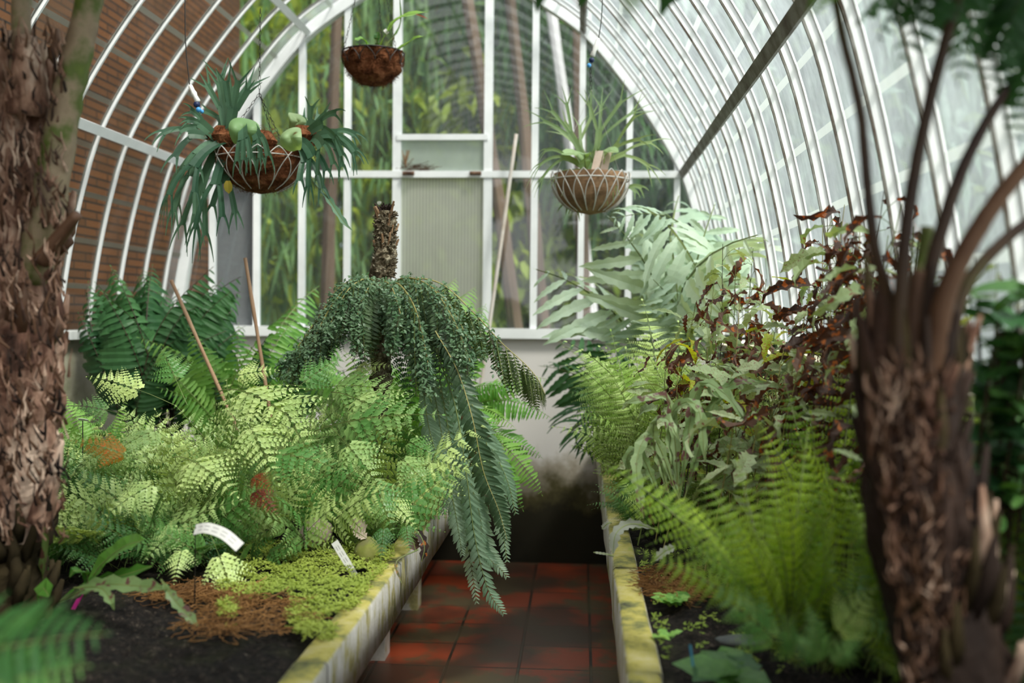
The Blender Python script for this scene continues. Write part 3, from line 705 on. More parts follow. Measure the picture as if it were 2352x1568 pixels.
# ---- weeping tree fern
wt = empty('weeping_tree_fern', (-.74, 4.0, .74), 'slender stub-topped tree fern with weeping fronds in the middle of the left bench', 'tree fern')
def trunkmesh(path, rad, mat, amp, n=16, fr=9, seed=0, steps=9):
    g = G(); pts = bez(path, steps); m_ = len(pts); rows = []
    for i, p in enumerate(pts):
        r = rad(i / (m_ - 1)); row = []
        for j in range(n + 1):
            th = 2 * math.pi * (j % n) / n; q = Vector((math.cos(th), math.sin(th), 0))
            k = 1 + amp * mnoise.fractal(Vector((q.x * 1.6, q.y * 1.6, p.z * fr)) + Vector((seed, 0, 0)), 1, 2, 4)
            row.append(p + q * r * k)
        rows.append(row)
    g.strip(rows, mat)
    g.strip([[v.copy() for v in rows[-1]], [pts[-1] + Vector((0, 0, .005))] * (n + 1)], mat)
    return g, pts
tb = P(872, 900, 4.02); tb.z = .74
g, pts = trunkmesh([tb, P(876, 760, 4.0), P(884, 600, 4.0), P(886, 485, 4.0)], lambda t: .036 + .004 * math.sin(t * 30), M_stub, .45, 14, 40, 2, 26)
for k in range(420):
    t = rnd(.45, 1) ** .7; p = pts[int(t * (len(pts) - 1))]; a = rnd(0, 6.28); q = Vector((math.cos(a), math.sin(a), 0))
    g.tube([p + q * .03, p + q * rnd(.042, .052) + Vector((0, 0, rnd(-.01, .02)))], [.006, .002], M_stub, 4)
obj('trunk', g, wt)
for k in range(12):
    g = G(); a = rnd(2.6, 6.8); q = Vector((math.cos(a), math.sin(a), 0)); p = P(886, rnd(490, 580), 4.0)
    g.tube([p + q * .03, p + q * .05 + Vector((0, 0, rnd(.03, .06)))], [.006, .004], M_coirl, 6); obj('cut_stub', g, wt)
g = G(); p = P(884, 480, 4.0)
for k in range(60): a = rnd(0, 6.28); g.tube([p + Vector((0, 0, -.02)), p + Vector((math.cos(a) * rnd(0, .045), math.sin(a) * .03, rnd(-.005, .022)))], [.007, .003], M_barkd, 4)
obj('dark_crown_top', g, wt)
g = G(); p = P(870, 470, 3.98)
for k in range(8): leaflet(g, p, Vector((rnd(-1, 1), 0, 1)), Vector((0, -1, 0)), .016, .008, M_greydry, 2)
obj('pale_shoot', g, wt)
PN = spc(dict(n=15, a0=.05, l=.15, prof='lance', ang=55, rad=.010, hang=.1, droop=.2), dict(w=.30, seg=3, droop=.5, shape='leaf'))
curt = []
def weep(path, plen, mats, n, stem=M_stemy, sp=PN, sr=.0035, t0=.15, fan=.25, cur=1):
    g = G(); pts = bez(path, 10); m_ = len(pts)
    g.tube(pts, [sr * (1 - .7 * i / m_) for i in range(m_)], stem, 5)
    for i in range(n):
        t = t0 + (1 - t0) * i / n; j = min(int(t * (m_ - 1)), m_ - 2); p = pts[j]; tg = (pts[j + 1] - pts[j]).normalized()
        L = plen * max(.25, math.sin(math.pi * (t * .8 + .12))) * rnd(.75, 1.15)
        for sd in (-1, 1):
            dv = (Vector((rnd(-.12, .12), rnd(-.1, .05) + sd * fan, -1)) + tg * .35).normalized()
            nv = Vector((rnd(-.5, .5), -1, .1)); nv = (nv - dv * nv.dot(dv)).normalized()
            pinnate(g, p, dv, nv, L, sp, 0, mats, M_stem)
            if t < cur: curt.append((p, dv, L))
    obj('frond', g, wt)
Y = 4.0
A = lambda l: [P(a, b, c) for a, b, c in l]
weep(A([(885, 700, 4), (930, 645, 3.95), (1010, 650, 3.9), (1090, 720, 3.85), (1150, 785, 3.8), (1205, 835, 3.75), (1235, 870, 3.72), (1252, 905, 3.7)]), .21, [M_weepd], 17, cur=.55)
weep(A([(885, 690, 4), (920, 640, 3.85), (985, 655, 3.7), (1040, 730, 3.6), (1080, 830, 3.55)]), .26, [M_weep], 18)
weep(A([(885, 690, 4), (930, 655, 4.1), (1000, 660, 4.15), (1070, 720, 4.15), (1120, 800, 4.1)]), .26, [M_weep], 18)
weep(A([(885, 700, 4), (840, 640, 3.95), (780, 660, 3.9), (730, 730, 3.85), (680, 800, 3.8), (640, 840, 3.8)]), .24, [M_weep], 22)
weep(A([(885, 690, 4), (850, 640, 3.8), (800, 665, 3.65), (760, 740, 3.6)]), .20, [M_weep], 14)
weep(A([(885, 690, 4), (850, 650, 4.2), (790, 680, 4.3), (740, 760, 4.3)]), .22, [M_weep], 12)
weep(A([(885, 700, 4), (880, 650, 3.8), (900, 660, 3.6), (920, 720, 3.5)]), .20, [M_weep], 10)
for pa_, pl_ in (([(885, 690, 4), (910, 650, 3.8), (950, 700, 3.62), (975, 790, 3.55), (985, 850, 3.52)], .30), ([(885, 690, 4), (900, 655, 3.75), (905, 700, 3.6), (900, 760, 3.55)], .22), ([(885, 690, 4), (860, 650, 3.8), (830, 690, 3.65), (815, 750, 3.6)], .26),
                ([(885, 690, 4), (930, 640, 3.9), (1000, 665, 3.8), (1050, 730, 3.7), (1085, 800, 3.65)], .32), ([(885, 690, 4), (830, 640, 3.95), (770, 690, 3.85), (725, 770, 3.8), (700, 830, 3.78)], .22), ([(885, 690, 4), (950, 660, 4.0), (1030, 700, 3.95), (1080, 780, 3.9)], .30)):
    weep(A(pa_), pl_, [M_weep], 15)
LN = spc(dict(n=30, a0=.02, l=.16, prof='lance', ang=50, rad=.006, hang=.2, droop=.3), dict(w=.24, seg=4, droop=.6, shape='leaf'))
def longfrond(path, L, mat, stem=M_stemy, wd=.05, n=34, ang=50):
    g = G(); pts = bez(path, 10); m_ = len(pts); g.tube(pts, [.0028 * (1 - .7 * i / m_) for i in range(m_)], stem, 4)
    for i in range(n):
        t = (i + .5) / n; a = t * (m_ - 1); j = min(int(a), m_ - 2); p = pts[j].lerp(pts[j + 1], a - j); tg = (pts[j + 1] - pts[j]).normalized()
        nv = Vector((rnd(-.2, .2), -1, .25)); nv = (nv - tg * nv.dot(tg)).normalized(); s_ = tg.cross(nv)
        l = wd * max(.15, math.sin(math.pi * (t * .85 + .1)) ** .8)
        for sd in (-1, 1):
            an = R(ang + rnd(-8, 8)); leaflet(g, p, s_ * (sd * math.sin(an)) + tg * math.cos(an), nv, l, l * .27, mat, 4, 0, .2, .5, shape='leaf')
    obj('frond', g, wt)
longfrond(A([(1000, 760, 3.6), (1050, 850, 3.55), (1085, 960, 3.5), (1110, 1080, 3.5), (1145, 1170, 3.5), (1165, 1240, 3.5)]), 0, M_weep, wd=.065, n=44)
bl = [[(1000, 800), (1045, 930), (1070, 1080), (1090, 1230), (1120, 1350), (1158, 1410)], [(990, 860), (1010, 970), (1030, 1090), (1050, 1200), (1062, 1275)], [(1030, 880), (1070, 1000), (1090, 1130), (1120, 1260), (1165, 1325)],
      [(980, 820), (1000, 930), (1015, 1040), (1040, 1150), (1045, 1230)], [(1040, 860), (1100, 960), (1130, 1080), (1150, 1190), (1165, 1290)], [(1020, 830), (1060, 960), (1080, 1100), (1105, 1200), (1100, 1290)], [(1010, 900), (1050, 1010), (1060, 1130), (1080, 1280), (1095, 1385)],
      [(1000, 880), (1050, 950), (1110, 1000), (1160, 1090), (1185, 1180)], [(970, 880), (985, 980), (1010, 1080), (1020, 1180)], [(1010, 870), (1035, 1010), (1075, 1160), (1100, 1250), (1140, 1300)]]
for i, b in enumerate(bl):
    y = 3.62 + .04 * (i % 4)
    longfrond([P(x, yy, y + .1 - .03 * k) for k, (x, yy) in enumerate(b)], 0, M_blue, M_stem, wd=.06 if i != 3 else .05, n=42, ang=42)
for pa in ([(880, 740), (850, 800), (760, 850), (640, 930)], [(880, 740), (900, 800), (930, 880), (950, 960)], [(880, 740), (930, 820), (1000, 900), (1040, 960)], [(880, 750), (860, 830), (820, 900), (800, 960)], [(880, 740), (950, 800), (1010, 860), (1050, 960)], [(880, 750), (820, 800), (740, 820), (690, 860)]):
    put('frond', F_bid[len(pa) % 3], wt, P(*pa[0], 4.05), P(*pa[-1], 3.85), (0, -.5, .85), 0, .9)
# creeping fern over the crown
g = G(); random.seed(5)
for k in range(8500):
    p, dv, L = random.choice(curt)
    q = p + dv * (rnd(0, 1) ** 1.3 * L * 1.0) + Vector((rnd(-.018, .018), rnd(-.03, .01), rnd(-.005, .02)))
    leaflet(g, q, Vector((rnd(-1, 1), rnd(-1, .2), rnd(-1, .6))), Vector((rnd(-.6, .6), -.7, .8)).normalized(), rnd(.011, .019), rnd(.007, .011), M_vine, 2, 0, .1, .3, shape='leaf')
for k in range(90):
    p, dv, L = random.choice(curt); g.tube([p + Vector((0, 0, .006)), p + dv * L * .5 + Vector((.01, -.01, 0)), p + dv * L], .0011, M_stemd, 3)
top('creeping_fern', g, P(880, 680, 3.95), 'small round-leaved creeper smothering the weeping tree fern crown', 'creeper')

gl1 = empty('blue_fern', (.45, 5.3, .74), 'blue-green fern with big wavy lobed fronds near the right gable corner', 'fern')
heroes(gl1, F_gl, [((1500, 900), 5.2, (1232, 618), 5.0), ((1540, 860), 5.2, (1400, 500), 4.9), ((1560, 820), 5.2, (1720, 640), 4.6), ((1560, 860), 5.2, (1640, 470), 5.0), ((1560, 840), 5.1, (1740, 540), 4.3), ((1540, 860), 5.1, (1500, 640), 4.7),
    ((1560, 850), 5.2, (1680, 720), 4.7), ((1520, 850), 5.2, (1390, 700), 4.9), ((1540, 850), 5.2, (1560, 450), 5.6)])
put('frond', F_gl[0], gl1, P(1540, 560, 4.9), P(1560, 760, 4.7), (0, -.95, .25), 0, 1.3); put('frond', F_gl[1], gl1, P(1570, 520, 4.9), P(1400, 505, 4.7), (0, -.8, .5), 0, 1.0)
put('frond', F_gl[2], gl1, P(1480, 480, 5.0), P(1640, 720, 4.7), (.2, -.9, .3), 0, 1.2)
dk5 = empty('broad_fern', (.25, 5.75, .74), 'dark broad-lobed fern hanging over the right kerb at the gable wall', 'fern')
heroes(dk5, F_gld, [((1430, 960), 5.6, (1240, 840), 5.4), ((1440, 960), 5.6, (1310, 900), 5.3), ((1440, 960), 5.6, (1300, 1000), 5.0), ((1440, 960), 5.6, (1340, 1050), 4.9), ((1450, 960), 5.6, (1370, 760), 5.5), ((1450, 960), 5.6, (1280, 780), 5.6), ((1450, 960), 5.6, (1400, 1040), 4.8), ((1460, 960), 5.6, (1480, 800), 5.3)])
heroes(dk5, F_lcd, [((1450, 1000), 5.0, (1310, 960), 4.8), ((1450, 1000), 5.0, (1300, 900), 4.9), ((1450, 1000), 5.0, (1350, 1030), 4.7), ((1450, 1000), 5.0, (1400, 860), 4.9), ((1450, 1000), 5.0, (1330, 870), 4.9)])
lm = empty('lacy_fern', (.28, 4.3, .74), 'lime-green finely cut fern in the middle of the right bench', 'fern')
heroes(lm, F_lc, [((1500, 1090), 4.3, (1475, 690), 4.3), ((1490, 1090), 4.3, (1405, 760), 4.2), ((1480, 1090), 4.3, (1400, 860), 4.1), ((1510, 1090), 4.3, (1560, 740), 4.3), ((1480, 1090), 4.3, (1440, 930), 4.0), ((1510, 1090), 4.3, (1640, 790), 4.2), ((1510, 1090), 4.3, (1500, 800), 4.0), ((1500, 1090), 4.3, (1540, 860), 4.0), ((1490, 1090), 4.3, (1395, 800), 4.2), ((1490, 1090), 4.3, (1440, 780), 4.3)])
radial(lm, F_lc, 70, (.32, 4.35, .74), .12, (.05, .32), (.25, .66), jit=.3)
lm2 = empty('lacy_fern', (.6, 4.0, .74), 'pale green finely cut fern behind the withered stalks', 'fern')
radial(lm2, F_lc, 80, (.50, 4.0, .74), .15, (.03, .18), (.2, .58), jit=.3)
lm3 = empty('lacy_fern', (.22, 3.75, .74), 'small fine green fern growing at the lichened kerb below the lime fern', 'fern')
radial(lm3, F_lc[:1] + F_lcd, 30, (.25, 3.7, .74), .06, (.04, .16), (.06, .2), jit=.3)
# withered fern stalks
def leafproto(nm, mat, L, W, **kw):
    g = G(); leaflet(g, Vector((0, 0, 0)), Vector((0, 1, .25)), Vector((0, -.25, 1)).normalized(), L, W, mat, **kw); return g.mesh(nm)
random.seed(31)
dead = [leafproto('leaf', M_dead, 1, rnd(.12, .22), seg=14, lobes=7, depth=.6, fold=rnd(.4, 1.1), droop=rnd(.9, 2.6), wave=.04, shape='strap', twist=rnd(-8, 8)) for _ in range(10)]
pale = [leafproto('leaf', M_pale, 1, rnd(.22, .34), seg=10, lobes=5, depth=.35, fold=.3, droop=rnd(.5, 1.2), wave=.02, shape='leaf') for _ in range(4)]
yel = [leafproto('leaf', M_yellow, 1, .26, seg=10, lobes=5, depth=.35, fold=.4, droop=rnd(.5, 1.6), wave=.02, shape='lance') for _ in range(3)]
glc = [leafproto('leaf', M_pale, 1, .3, seg=10, lobes=5, depth=.4, fold=.4, droop=1.2, wave=.03, shape='leaf')]
def withered(label, tops, mix, nleaf=9, sc=(.06, .13), group=None):
    tx = sum(P(*q).x for q in tops) / len(tops); ty = sum(q[2] for q in tops) / len(tops)
    root = empty('withered_fern', (min(max(tx, .24), .75), ty, .74), label, 'withered fern')
    cnt = 0; ex = G()
    for (px, py, y) in tops:
        tp = P(px, py, y)
        if tp.x > .74: y *= .74 / tp.x; tp = P(px, py, y)
        bx = min(max(tp.x + rnd(-.12, .02), .2), .8); b = Vector((bx, y + rnd(-.05, .1), .73))
        mid = b.lerp(tp, .55) + Vector((rnd(-.04, .04), rnd(-.03, .03), 0))
        pts = bez([b, mid, tp], 7); g = G(); g.tube(pts, [.0028 * (1 - .6 * i / 14) for i in range(len(pts))], random.choice([M_stem, M_stemy, M_stemd, M_stem]), 5)
        L = (tp - b).length; n = max(4, min(nleaf + 4, int(L * 22)))
        at = []
        for k in range(n):
            t = .38 + .62 * (k + .5) / n; p = pts[min(int(t * (len(pts) - 1)), len(pts) - 1)]
            a = rnd(0, 6.28); q = p + Vector((math.cos(a) * rnd(.01, .07), math.sin(a) * rnd(.01, .05), rnd(.0, .05)))
            g.tube([p, q.lerp(p, .5) + Vector((0, 0, .008)), q], .0011, M_stem, 3); at.append((q, a, t))
        sto = obj('stem', g, root)
        for q, a, t in at:
            cnt += 1; s_ = rnd(*sc) * .92; r = random.random() + .07
            if cnt > 96:
                d_ = Vector((math.cos(a), math.sin(a), rnd(-.3, .7))).normalized(); leaflet(ex, q, d_, Vector((0, -.2, 1)), s_ * 1.2, s_ * .3, M_dead if r < mix[0] + .1 else M_pale, 10, 5, .5, rnd(1.6, 2.8), .5, 'strap', .03, rnd(-4, 4)); continue
            fm = dead if r < mix[0] else pale if r < mix[1] else yel if r < mix[2] else glc
            dz = rnd(-3.5, .1) if fm is dead else rnd(-.5, .5)
            o_ = put('leaf', random.choice(fm), root, q, q + Vector((math.cos(a), math.sin(a), dz)).normalized() * s_, (rnd(-.3, .3), rnd(-.9, .1), 1), rnd(-.8, .8), rnd(.7, 1.3))
            o_.parent = sto; o_.matrix_basis.translation += Vector(root.location)
    if ex.v: obj('small_leaves', ex, root)['kind'] = 'stuff'
    return root
withered('withered fern with one long pair of curled brown leaves, at the lime fern', [(1530, 795, 3.5), (1560, 830, 3.5), (1600, 880, 3.4), (1570, 900, 3.3)], (.6, .75, .95), 10, (.09, .17))
withered('tall withered fern stalks with curled dark leaves before the blue-green fern', [(1660, 560, 4.0), (1600, 690, 3.7), (1640, 760, 3.6), (1770, 760, 3.6), (1690, 600, 3.9), (1730, 570, 4.1), (1760, 640, 3.9), (1640, 650, 3.8), (1700, 680, 3.7), (1620, 720, 3.7), (1790, 700, 3.8), (1720, 760, 3.6), (1670, 800, 3.6)], (.58, .84, .92), 14, (.08, .18))
withered('tallest withered fern stalks with rust-red curled leaves left of the right trunk', [(1890, 520, 3.4), (1925, 560, 3.2), (1975, 500, 3.3), (2010, 600, 3.1), (1950, 620, 3.2), (2040, 540, 3.1), (1900, 480, 3.4), (1940, 470, 3.3), (2000, 490, 3.2), (1960, 560, 3.3), (1900, 600, 3.3), (1880, 640, 3.3), (2030, 440, 3.1), (2070, 470, 3.0), (2100, 520, 3.0), (1990, 640, 3.1)], (.78, .86, .97), 16, (.07, .16))
withered('withered fern stalks with maroon leaves low beside the right trunk', [(1850, 720, 3.2), (1870, 660, 3.3), (1960, 730, 2.9), (1915, 780, 3.0), (1990, 830, 2.8), (1900, 720, 3.1), (1940, 690, 3.0), (1870, 790, 3.0), (1960, 780, 2.9), (1800, 800, 3.1), (1830, 860, 2.9), (1930, 850, 2.8), (1990, 720, 3.0)], (.68, .88, .94), 16, (.07, .16))
withered('pale-leaved half-withered fern in front of the pale fine-cut fern', [(1680, 860, 3.1), (1720, 830, 3.2), (1760, 850, 3.1), (1640, 900, 3.1), (1800, 900, 3.0), (1600, 850, 3.3), (1750, 930, 2.9), (1690, 950, 2.9)], (.28, .80, .88), 14, (.09, .18))
withered('withered fern stalks between the fan of stalks and the right glazing', [(2110, 540, 3.0), (2140, 600, 2.8), (2080, 600, 3.0), (2160, 560, 2.7), (2190, 620, 2.7), (2240, 590, 2.6), (2290, 600, 2.5)], (.62, .84, .92), 9, (.05, .11))
ed = empty('marked_fern', (.28, 2.95, .74), 'fern with long pale brown-edged leaves arching over the right bench', 'fern')
def bigleaf(nm, path, W, mat, root, lobes=0, seg=12, up=(0, -.7, .7), label=None, wave=.0, thick=None):
    pts = bez([P(*q) for q in path], 8); pts = resample(pts, sum((b - a).length for a, b in zip(pts, pts[1:])) / (max(seg, lobes * 2)))
    g = G(); rows = []; k = len(pts) - 1; U = Vector(up)
    for i, p in enumerate(pts):
        t = i / k; tg = (pts[min(i + 1, k)] - pts[max(i - 1, 0)]).normalized(); s_ = tg.cross(U).normalized(); nn = s_.cross(tg).normalized()
        wv = W * .5 * max(.07, min(1, t * 2.6 + .06) * (1 - max(0, (t - .75) * 4) ** 2 * .9))
        if lobes and i % 2: wv *= .62
        e = nn * wv * .25; wz = nn * wave * math.sin(i * 1.9)
        rows.append([p - s_ * wv + e + wz, p.copy(), p + s_ * wv + e - wz])
    g.strip(rows, mat); g.tube(pts, [.0026 * (1 - .6 * i / k) for i in range(k + 1)], M_stem, 4, False)
    o = obj(nm, g, root)
    if label: o['label'] = label
    return o
for pa, wd in (([(1560, 1150, 2.9), (1500, 1000, 2.9), (1462, 1060, 2.85), (1478, 1190, 2.8)], .05), ([(1560, 1150, 2.9), (1540, 960, 2.95), (1600, 930, 2.9), (1620, 1060, 2.85)], .05), ([(1560, 1150, 2.9), (1540, 930, 2.95), (1490, 915, 2.9), (1420, 930, 2.9)], .045),
               ([(1560, 1150, 2.95), (1600, 900, 3.0), (1660, 900, 2.95), (1725, 985, 2.9)], .05), ([(1570, 1150, 2.95), (1640, 930, 3.0), (1690, 880, 3), (1770, 880, 3)], .05), ([(1540, 1150, 2.9), (1500, 990, 2.9), (1530, 960, 2.85), (1560, 1010, 2.8)], .045), ([(1520, 1150, 2.9), (1470, 1040, 2.9), (1440, 1050, 2.9), (1450, 1100, 2.9)], .04)):
    bigleaf('leaf', pa, wd * .72, M_edge, ed, lobes=9, wave=.004)

# ---- front ferns of the right bench
ff = empty('soft_fern', (.45, 2.2, .74), 'vivid yellow-green fern in the right foreground, left of the trunk', 'fern')
cen = ((1800, 1470), 2.15)
heroes(ff, F_bi, [((1800, 1470), 2.15, t_, ty) for t_, ty in (((1450, 1260), 2.1), ((1380, 1060), 2.5), ((1520, 1120), 2.3), ((1600, 1080), 2.3), ((1690, 1060), 2.2), ((1760, 1040), 2.2), ((1850, 990), 2.2), ((1800, 1080), 2.0), ((1950, 1060), 2.1), ((1980, 1130), 2.0),
    ((1540, 1230), 2.0), ((1700, 1200), 1.9), ((1620, 1360), 1.95), ((1880, 1180), 1.85), ((1560, 1180), 2.1), ((1990, 1280), 2.0), ((1740, 1100), 2.0), ((1650, 1140), 2.0), ((1900, 1080), 2.1))])
radial(ff, F_bi + F_lcd[:1], 40, (.56, 2.3, .74), .08, (.06, .20), (.08, .34), jit=.3)
ff2 = empty('soft_fern', (.62, 2.75, .74), 'bright upright fern behind the foreground trunk, among the withered stalks', 'fern')
heroes(ff2, F_bi, [((1900, 1300), 2.6, (1800, 870), 2.7), ((1900, 1300), 2.6, (1860, 950), 2.5), ((1900, 1300), 2.6, (1970, 800), 2.7), ((1920, 1300), 2.6, (1990, 880), 2.5), ((1900, 1300), 2.6, (1740, 960), 2.6), ((1900, 1300), 2.6, (1830, 1000), 2.4), ((1900, 1300), 2.6, (2030, 950), 2.5)])
ff3 = empty('soft_fern', (.4, 1.95, .74), 'pale-ribbed low fern with serrated fronds at the bottom right', 'fern')
heroes(ff3, F_le, [((1850, 1540), 1.9, (1620, 1340), 1.85), ((1900, 1500), 1.9, (2010, 1350), 1.8), ((1830, 1540), 1.9, (1780, 1400), 1.8)])
heroes(ff3, F_lcd, [((1900, 1540), 1.9, (1990, 1440), 1.9), ((1900, 1540), 1.9, (1760, 1450), 1.95), ((1880, 1540), 1.9, (1850, 1380), 1.9)])
ff4 = empty('soft_fern', (.75, 2.2, .74), 'green fern to the right of the foreground trunk', 'fern')
radial(ff4, F_bi + F_lcd, 50, (.72, 2.05, .74), .1, (.05, .2), (.1, .45), jit=.3)
heroes(ff4, F_bi, [((2260, 1500), 1.95, (2340, 1080), 1.9), ((2260, 1500), 1.95, (2230, 900), 2.1), ((2260, 1500), 1.95, (2350, 960), 1.95), ((2260, 1500), 1.95, (2270, 1040), 1.9), ((2250, 1500), 1.95, (2330, 1250), 1.85)])
# shrub on the right sill
random.seed(44)
sb = empty('leafy_shrub', (.74, 1.95, .74), 'dark green broad-leaved shrub against the right glazing behind the trunk', 'shrub')
shl = [leafproto('leaf', M_dark if i else M_freshdk, 1, .55, seg=8, lobes=0, fold=.2, droop=.6, shape='leaf', wave=.01) for i in range(2)]
g = G(); spots_ = []
for k in range(16):
    tp = P(rnd(2200, 2390), rnd(620, 900), rnd(1.72, 1.95)); tp.x = min(tp.x, .79); b = Vector((.74, 1.95, .74))
    pts = bez([b, b.lerp(tp, .5) + Vector((rnd(-.05, .05), 0, .05)), tp], 6); g.tube(pts, .003, M_stemd, 4)
    for j in range(9): spots_.append(pts[-1 - random.randrange(7)])
obj('stem', g, sb)
for i, p in enumerate(spots_):
    a = rnd(0, 6.28); put('leaf', shl[i % 2], sb, p, p + Vector((math.cos(a), math.sin(a) - .3, rnd(-.4, .5))).normalized() * rnd(.06, .11), (0, -.3, 1), rnd(-.4, .4))

# ---- tree fern on the right, close to the camera
rt = empty('tree_fern', (.58, 1.66, .74), 'dark shaggy tree fern trunk in the right foreground with stalks fanning upward', 'tree fern')
g, pts = trunkmesh([P(2230, 1620, 1.62), P(2165, 1400, 1.64), P(2110, 1180, 1.64), P(2090, 980, 1.64), P(2105, 860, 1.64), P(2118, 790, 1.64)], lambda t: .084 - .018 * t ** .7 - .02 * max(0, t - .8) * 5 * .8, M_barkd, .28, 30, 7, 4, 16)
b = Vector(g.v[0]); obj('trunk', g, rt)
g = G()
for k in range(150):
    t = rnd(.05, .84); p = pts[int(t * (len(pts) - 1))]; a = rnd(0, 6.283); q = Vector((math.cos(a), math.sin(a), 0)); r = .078 - .016 * t ** .7
    L = rnd(.06, .18); g.tube([p + q * r * .8, p + q * (r + .006) + Vector((0, 0, L * .5)), p + q * (r + rnd(.006, .022)) + Vector((rnd(-.01, .01), 0, L))], [.013, .010, .004], random.choice([M_barkd, M_barkd, M_barkd, M_bark, M_barkm]), 6, jit=.25)
o = obj('old_leaf_bases', g, rt, True); o['kind'] = 'stuff'
for pa, r0, r1, mt in (([(2040, 900, 1.6), (2040, 700, 1.6), (2008, 560, 1.58), (1990, 400, 1.57), (1975, 250, 1.56), (1930, 60, 1.55), (1910, -60, 1.5)], .011, .006, M_stipe), ([(2062, 900, 1.58), (2068, 700, 1.57), (2085, 500, 1.56), (2120, 300, 1.55), (2170, 100, 1.54), (2210, -40, 1.5)], .013, .008, M_stipe),
        ([(2110, 850, 1.6), (2125, 680, 1.6), (2165, 520, 1.6), (2215, 380, 1.6), (2290, 240, 1.6), (2390, 120, 1.6)], .015, .007, M_stipe), ([(2140, 850, 1.58), (2165, 700, 1.56), (2215, 580, 1.55), (2290, 460, 1.54), (2380, 350, 1.53)], .019, .011, M_stipeb),
        ([(2175, 850, 1.62), (2195, 720, 1.62), (2235, 630, 1.62), (2310, 550, 1.62), (2400, 480, 1.62)], .014, .008, M_stipe), ([(2090, 900, 1.66), (2105, 700, 1.68), (2120, 600, 1.7), (2130, 520, 1.7)], .018, .010, M_stipeg), ([(2090, 900, 1.6), (2100, 720, 1.6), (2110, 620, 1.6)], .02, .01, M_stipeb)):
    g = G(); q = bez([P(*x) for x in pa], 8); g.tube(q, [r0 + (r1 - r0) * (i / (len(q) - 1)) ** .7 for i in range(len(q))], mt, 8, jit=.06); obj('frond_stalk', g, rt, True)
heroes(rt, F_top, [((2280, -160), 1.6, (2010, 100), 1.6), ((2400, -90), 1.6, (2260, 210), 1.6), ((2330, -140), 1.7, (1960, 60), 1.7), ((2330, -140), 1.7, (2060, 150), 1.6), ((2330, -140), 1.7, (2200, 190), 1.6), ((2260, -200), 1.7, (1900, -10), 1.8), ((2450, -50), 1.7, (2180, 130), 1.8), ((2450, -40), 1.6, (2330, 330), 1.6), ((2250, -140), 1.6, (2120, 90), 1.5), ((2450, -120), 1.7, (2300, 160), 1.7)], up=(0, -.3, .9))
heroes(rt, F_sw[:1], [((1990, -120), 1.5, (1845, 50), 1.5), ((1500, -150), 1.25, (1437, 45), 1.2)], up=(0, -.7, .5))
heroes(rt, F_bid[:1], [((1520, -150), 1.25, (1425, 105), 1.2)], up=(0, -.7, .5))
CR = P(2200, -190, 1.62)
for k in range(22):
    a = R(rnd(180, 350)); L = rnd(.6, 1.0); put('frond', random.choice(F_top), rt, CR + Vector((0, 0, rnd(-.05, .05))), CR + Vector((math.cos(a) * L * (.45 if math.cos(a) > 0 else 1), math.sin(a) * L, rnd(-.1, .35))), (0, 0, 1), rnd(-.3, .3), 1.2)  # unseen crown fronds, added overhead to shade the right foreground
# ---- tree fern on the left
lt = empty('tree_fern', (-1.36, 2.5, .74), 'fibrous brown tree fern trunk standing at the left edge', 'tree fern')
g, pts = trunkmesh([P(20, 1460, 2.5), P(20, 1250, 2.5), P(30, 1050, 2.5), P(40, 800, 2.5), P(55, 560, 2.5), P(40, 300, 2.5), P(35, 110, 2.5)], lambda t: .080 + .022 * math.sin(min(1, t * 1.6) * 2.4) + (-.02 * max(0, t - .8) * 5), M_bark, .32, 34, 8, 9, 16)
k = g.mi(M_barkm)
for i, f_ in enumerate(g.f):
    if sum(g.v[j].z for j in f_) / len(f_) < .93: g.m[i] = k  # lower trunk switches to the darker olive bark
obj('trunk', g, lt)
g = G()
for k in range(190):
    t = rnd(.02, .98); p = pts[int(t * (len(pts) - 1))]; a = rnd(0, 6.283); q = Vector((math.cos(a), math.sin(a), 0)); r = .1
    L = rnd(.04, .13); mt = M_barkm if p.z < .95 else random.choice([M_bark, M_bark, M_stipeb])
    g.tube([p + q * r * .75, p + q * (r + .008) + Vector((0, 0, L * .5)), p + q * (r + rnd(.0, .022)) + Vector((rnd(-.02, .02), 0, L))], [.018, .013, .005], mt, 6, jit=.3)
o = obj('old_leaf_bases', g, lt, True); o['kind'] = 'stuff'
for pa, r0, r1, mt, nm in (([(75, 640, 2.46), (110, 480, 2.42), (140, 300, 2.42), (178, 120, 2.42), (218, -60, 2.42)], .045, .030, M_stipeg, 'frond_stalk'), ([(45, 200, 2.42), (50, 80, 2.42), (48, -60, 2.42)], .026, .020, M_stipeg, 'frond_stalk'), ([(95, 600, 2.4), (140, 540, 2.38), (178, 492, 2.36)], .022, .012, M_stipeb, 'cut_stub'), ([(60, 260, 2.42), (64, 160, 2.4), (60, 85, 2.4)], .055, .022, M_bark, 'cut_stub'),
                           ([(90, 1200, 2.4), (120, 1090, 2.4), (138, 1010, 2.4)], .03, .01, M_bark, 'cut_stub')):
    g = G(); q = bez([P(*x) for x in pa], 6); g.tube(q, [r0 + (r1 - r0) * i / (len(q) - 1) for i in range(len(q))], mt, 10, jit=.08); obj(nm, g, lt, True)

